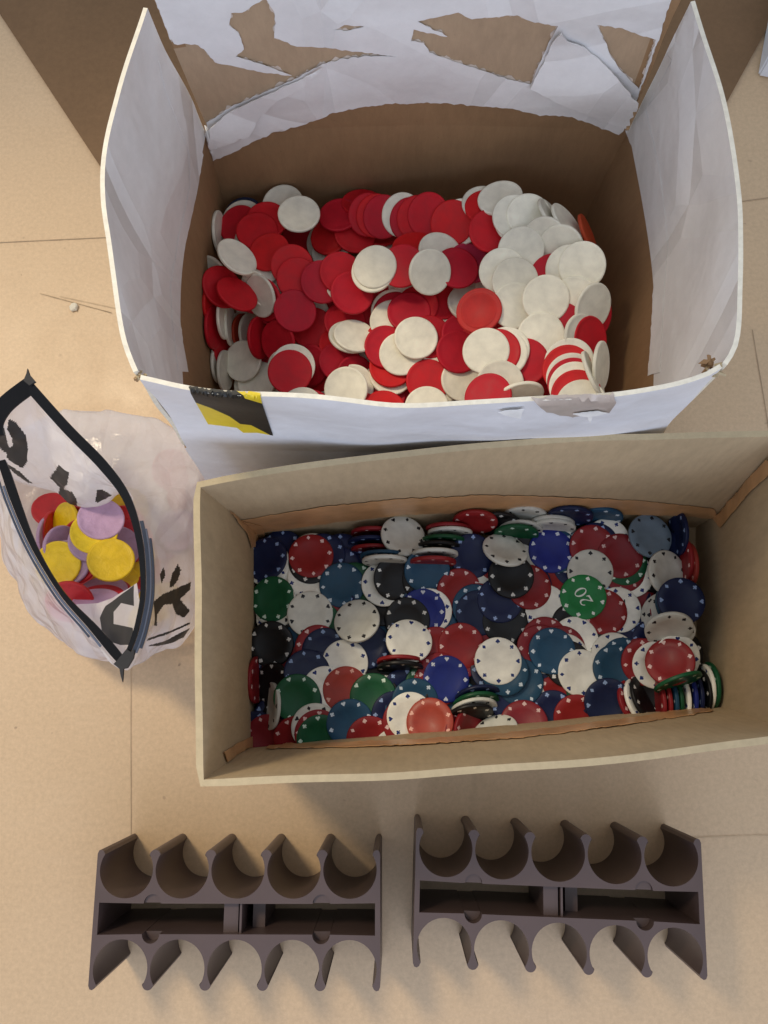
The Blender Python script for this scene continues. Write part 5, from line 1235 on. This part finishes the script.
for r in range(len(rowsb)-1):
    v = rk[r]
    for i in range(NU):
        j = (i+1) % NU
        f = bm.faces.new((vr[r][i], vr[r][j], vr[r+1][j], vr[r+1][i]))
        if v < 2.9:
            x = (cpix[r][i][0]+cpix[r+1][j][0])/2; y = (cpix[r][i][1]+cpix[r+1][j][1])/2
            idx = i/NU*17
            if v < 1.0 and (idx < 3.4 or idx > 15): S = GI[:5]
            elif v >= 1.0 and 4 < idx < 9: S = GO
            elif v > 2.0 and idx >= 6: S = GI[5:]
            else: S = ()
            for P, b in S:
                if b[0] <= x <= b[1] and b[2] <= y <= b[3] and inpoly(x, y, P): f.material_index = 1; break
vc = bm.verts.new(cen)
for i in range(NU): bm.faces.new((vr[-1][i], vr[-1][(i+1) % NU], vc))
film = obj('film', bm, [FILM, INK], bag)
# lettering on the lower inside corner is on its own film lap
lap = pz([(134, 583), (128, 588), (112, 598), (98, 602), (94, 618), (97, 634), (106, 650), (121, 662), (128, 655), (135, 640), (141, 615)], .105)
def filmlap(px_, z0, z1, glyph, nm='lap'):
    lp = rough_edge(px_, 1.6, 0); co = list(lp); ed = [(i, (i+1) % len(lp)) for i in range(len(lp))]
    gp = rough_edge(glyph, 1.6, 0); b = len(co); co += gp; ed += [(b+i, b+(i+1) % len(gp)) for i in range(len(gp))]
    X = [p[0] for p in lp]; Y = [p[1] for p in lp]
    y = min(Y)
    while y < max(Y):
        x = min(X)
        while x < max(X):
            if inpoly(x, y, lp): co.append((x, y))
            x += 2.5
        y += 2.5
    v2, e2, f2 = geometry.delaunay_2d_cdt([Vector(p) for p in co], ed, [], 0, 1e-4)[:3]
    bm = bmesh.new(); vv = []
    for v in v2:
        u = (v.x-min(X))/(max(X)-min(X)); z = z0+(z1-z0)*u
        p = at(v.x, v.y, z); p.z += .003*noise.noise(p*60); vv.append(bm.verts.new(p))
    for f in f2:
        cx = sum(v2[i].x for i in f)/len(f); cy = sum(v2[i].y for i in f)/len(f)
        if not inpoly(cx, cy, lp): continue
        fc = bm.faces.new([vv[i] for i in f]); fc.material_index = 1 if inpoly(cx, cy, gp) else 0
    for v in list(bm.verts):
        if not v.link_faces: bm.verts.remove(v)
    bmesh.ops.recalc_face_normals(bm, faces=bm.faces)
    return obj(nm, bm, [FILM, INK], bag)
filmlap([(137, 583), (128, 589), (112, 598), (98, 603), (80, 604), (62, 605), (70, 616), (92, 634), (106, 650), (121, 664), (128, 656), (136, 640), (142, 615)], .085, .135, gin[5])
# zip band: ribbon along the mouth
def ribbon(name, path, wid, side, mat, zoff=0, th=.0008, closed=False, tilt=0.4):
    bm = bmesh.new(); n = len(path); rows = []
    for i, p in enumerate(path):
        a = path[(i-1) % n] if closed or i else path[0]; b = path[(i+1) % n] if closed or i < n-1 else path[-1]
        t = (b-a); t.z = 0; t.normalize(); s = Vector((-t.y, t.x, 0))*side
        w = wid(i/n) if callable(wid) else wid
        w0 = zoff
        q0 = p+s*w0+Vector((0, 0, .0006)); q1 = p+s*(w0+w)+Vector((0, 0, .0006-w*tilt))
        rows.append([bm.verts.new(q0+Vector((0, 0, th))), bm.verts.new(q1+Vector((0, 0, th))), bm.verts.new(q1-Vector((0, 0, th))), bm.verts.new(q0-Vector((0, 0, th)))])
    m = n if closed else n-1
    for i in range(m):
        A, B = rows[i], rows[(i+1) % n]
        for k in range(4): bm.faces.new((A[k], A[(k+1) % 4], B[(k+1) % 4], B[k]))
    if not closed: bm.faces.new(rows[0]); bm.faces.new(rows[-1][::-1])
    bmesh.ops.recalc_face_normals(bm, faces=bm.faces)
    o = obj(name, bm, mat, bag); sharp_by_angle(o, 40); return o
rim = rowsb[0]; K = NU/17
def rng_(a, b): return [rim[int(i) % NU].copy() for i in range(int(a*K), int(b*K)+1, 4)]
ar = rng_(0, 8)
ribbon('zip_band', ar, lambda u: .0080-.0038*min(1, max(0, (u-.25)/.35)), -1, BLK)
ribbon('zip_band', rng_(8, 14.2), lambda u: .0046+.0015*math.sin(u*9), -1, BLK)
ribbon('zip_band', rng_(14.8, 17), .0115, -1, BLK)
SL = simple('zip_slate', (.03, .042, .07), .35, bump=.2); SL2 = simple('zip_pale', (.09, .11, .16), .35, bump=.2)
ribbon('zip_track', rng_(3.6, 7.4), .0024, 1, SL, .0006)
ribbon('zip_track', rng_(3.8, 7.2), .0010, 1, SL2, .0034)
ribbon('zip_track', rng_(4.0, 7.0), .0014, 1, SL, .0050)
ribbon('zip_track', rng_(9.4, 13.5), .0016, 1, SL2, .0008)
ribbon('zip_track', rng_(9.8, 13.8), .0014, 1, SL, .0030)
TABM = simple('zip_tab_black', (.014, .014, .016), .7, bump=0)
def tab(pts, z):
    bm = bmesh.new(); V = [at(x, y, z) for x, y in pts]
    a = [bm.verts.new(p+Vector((0, 0, .0012)))for p in V]; b = [bm.verts.new(p-Vector((0, 0, .001))) for p in V]
    bm.faces.new(a); bm.faces.new(b[::-1])
    for i in range(len(a)): bm.faces.new((b[i], b[(i+1) % len(a)], a[(i+1) % len(a)], a[i]))
    bmesh.ops.recalc_face_normals(bm, faces=bm.faces); return obj('zip_end', bm, TABM, bag, False)
tab([(118, 660), (127, 649), (131, 652), (135, 650), (134, 658), (128, 668), (124, 669), (123, 682), (121, 675), (120, 669), (114, 664)], .151)
tab([(24, 381), (27, 374), (28, 369), (30, 375), (36, 382), (30, 386)], .161)

# ------------------------------------------------------------------ white carton at the top right
def bevel_box(name, sx, sy, sz, mat, parent, loc=(0, 0, 0), bev=.002):
    bm = bmesh.new(); bmesh.ops.create_cube(bm, size=1)
    for v in bm.verts: v.co = Vector((v.co.x*sx, v.co.y*sy, v.co.z*sz+sz/2))
    bmesh.ops.bevel(bm, geom=list(bm.edges), offset=bev, segments=2, affect='EDGES')
    o = obj(name, bm, mat, parent); o.location = loc; sharp_by_angle(o); return o
WP = simple('white_carton', (.70, .72, .75), .55, var=.05)
ct = thing('small_carton', 'white carton corner on the shaded floor at the top right', 'carton', (0, 0, 0))
cp = at(757, 78, 0)
bx_ = bevel_box('carton_body', .09, .12, .045, WP, ct, (.045, .062, 0))
lid = bevel_box('lid', .093, .123, .012, WP, ct, (.045, .062, .0452))
ct.location = cp; ct.rotation_euler = (0, 0, R(-14))

# ------------------------------------------------------------------ light, world, camera
sc = bpy.context.scene
w = bpy.data.worlds.new('World'); sc.world = w; w.use_nodes = True
bg = w.node_tree.nodes['Background']; bg.inputs[0].default_value = (.84, .90, 1.0, 1); bg.inputs[1].default_value = 0.66
def lamp(name, typ, loc, target, energy, col, **kw):
    l = bpy.data.lights.new(name, typ); l.energy = energy; l.color = col
    for k, v in kw.items(): setattr(l, k, v)
    o = bpy.data.objects.new(name, l); COL.objects.link(o); o.location = loc
    o.rotation_euler = (Vector(target)-Vector(loc)).to_track_quat('-Z', 'Y').to_euler(); return o
lamp('window_light','SPOT',(-.95,.80,1.75),(-.30,.10,0),82,(1.0,.83,.58),spot_size=R(38),spot_blend=.7,shadow_soft_size=.19)
lamp('sky_fill','AREA',(.15,-1.3,1.1),(0,.2,.1),12,(.64,.74,1.0),shape='RECTANGLE',size=1.4,size_y=1.0)
cam = bpy.data.cameras.new('camera'); co = bpy.data.objects.new('camera', cam); COL.objects.link(co)
cam.sensor_fit = 'HORIZONTAL'; cam.sensor_width = 36; cam.lens = FOC*36/768; cam.clip_start = .01; cam.clip_end = 50
mw = M.to_4x4(); mw.translation = CAM; co.matrix_world = mw
sc.camera = co
sc.render.resolution_x = 768; sc.render.resolution_y = 1024
sc.view_settings.view_transform = 'Standard'; sc.view_settings.look = 'None'; sc.view_settings.exposure = 0.08; sc.view_settings.gamma = 1
sc.render.engine = 'CYCLES'
sc.cycles.max_bounces = 8; sc.cycles.transparent_max_bounces = 12
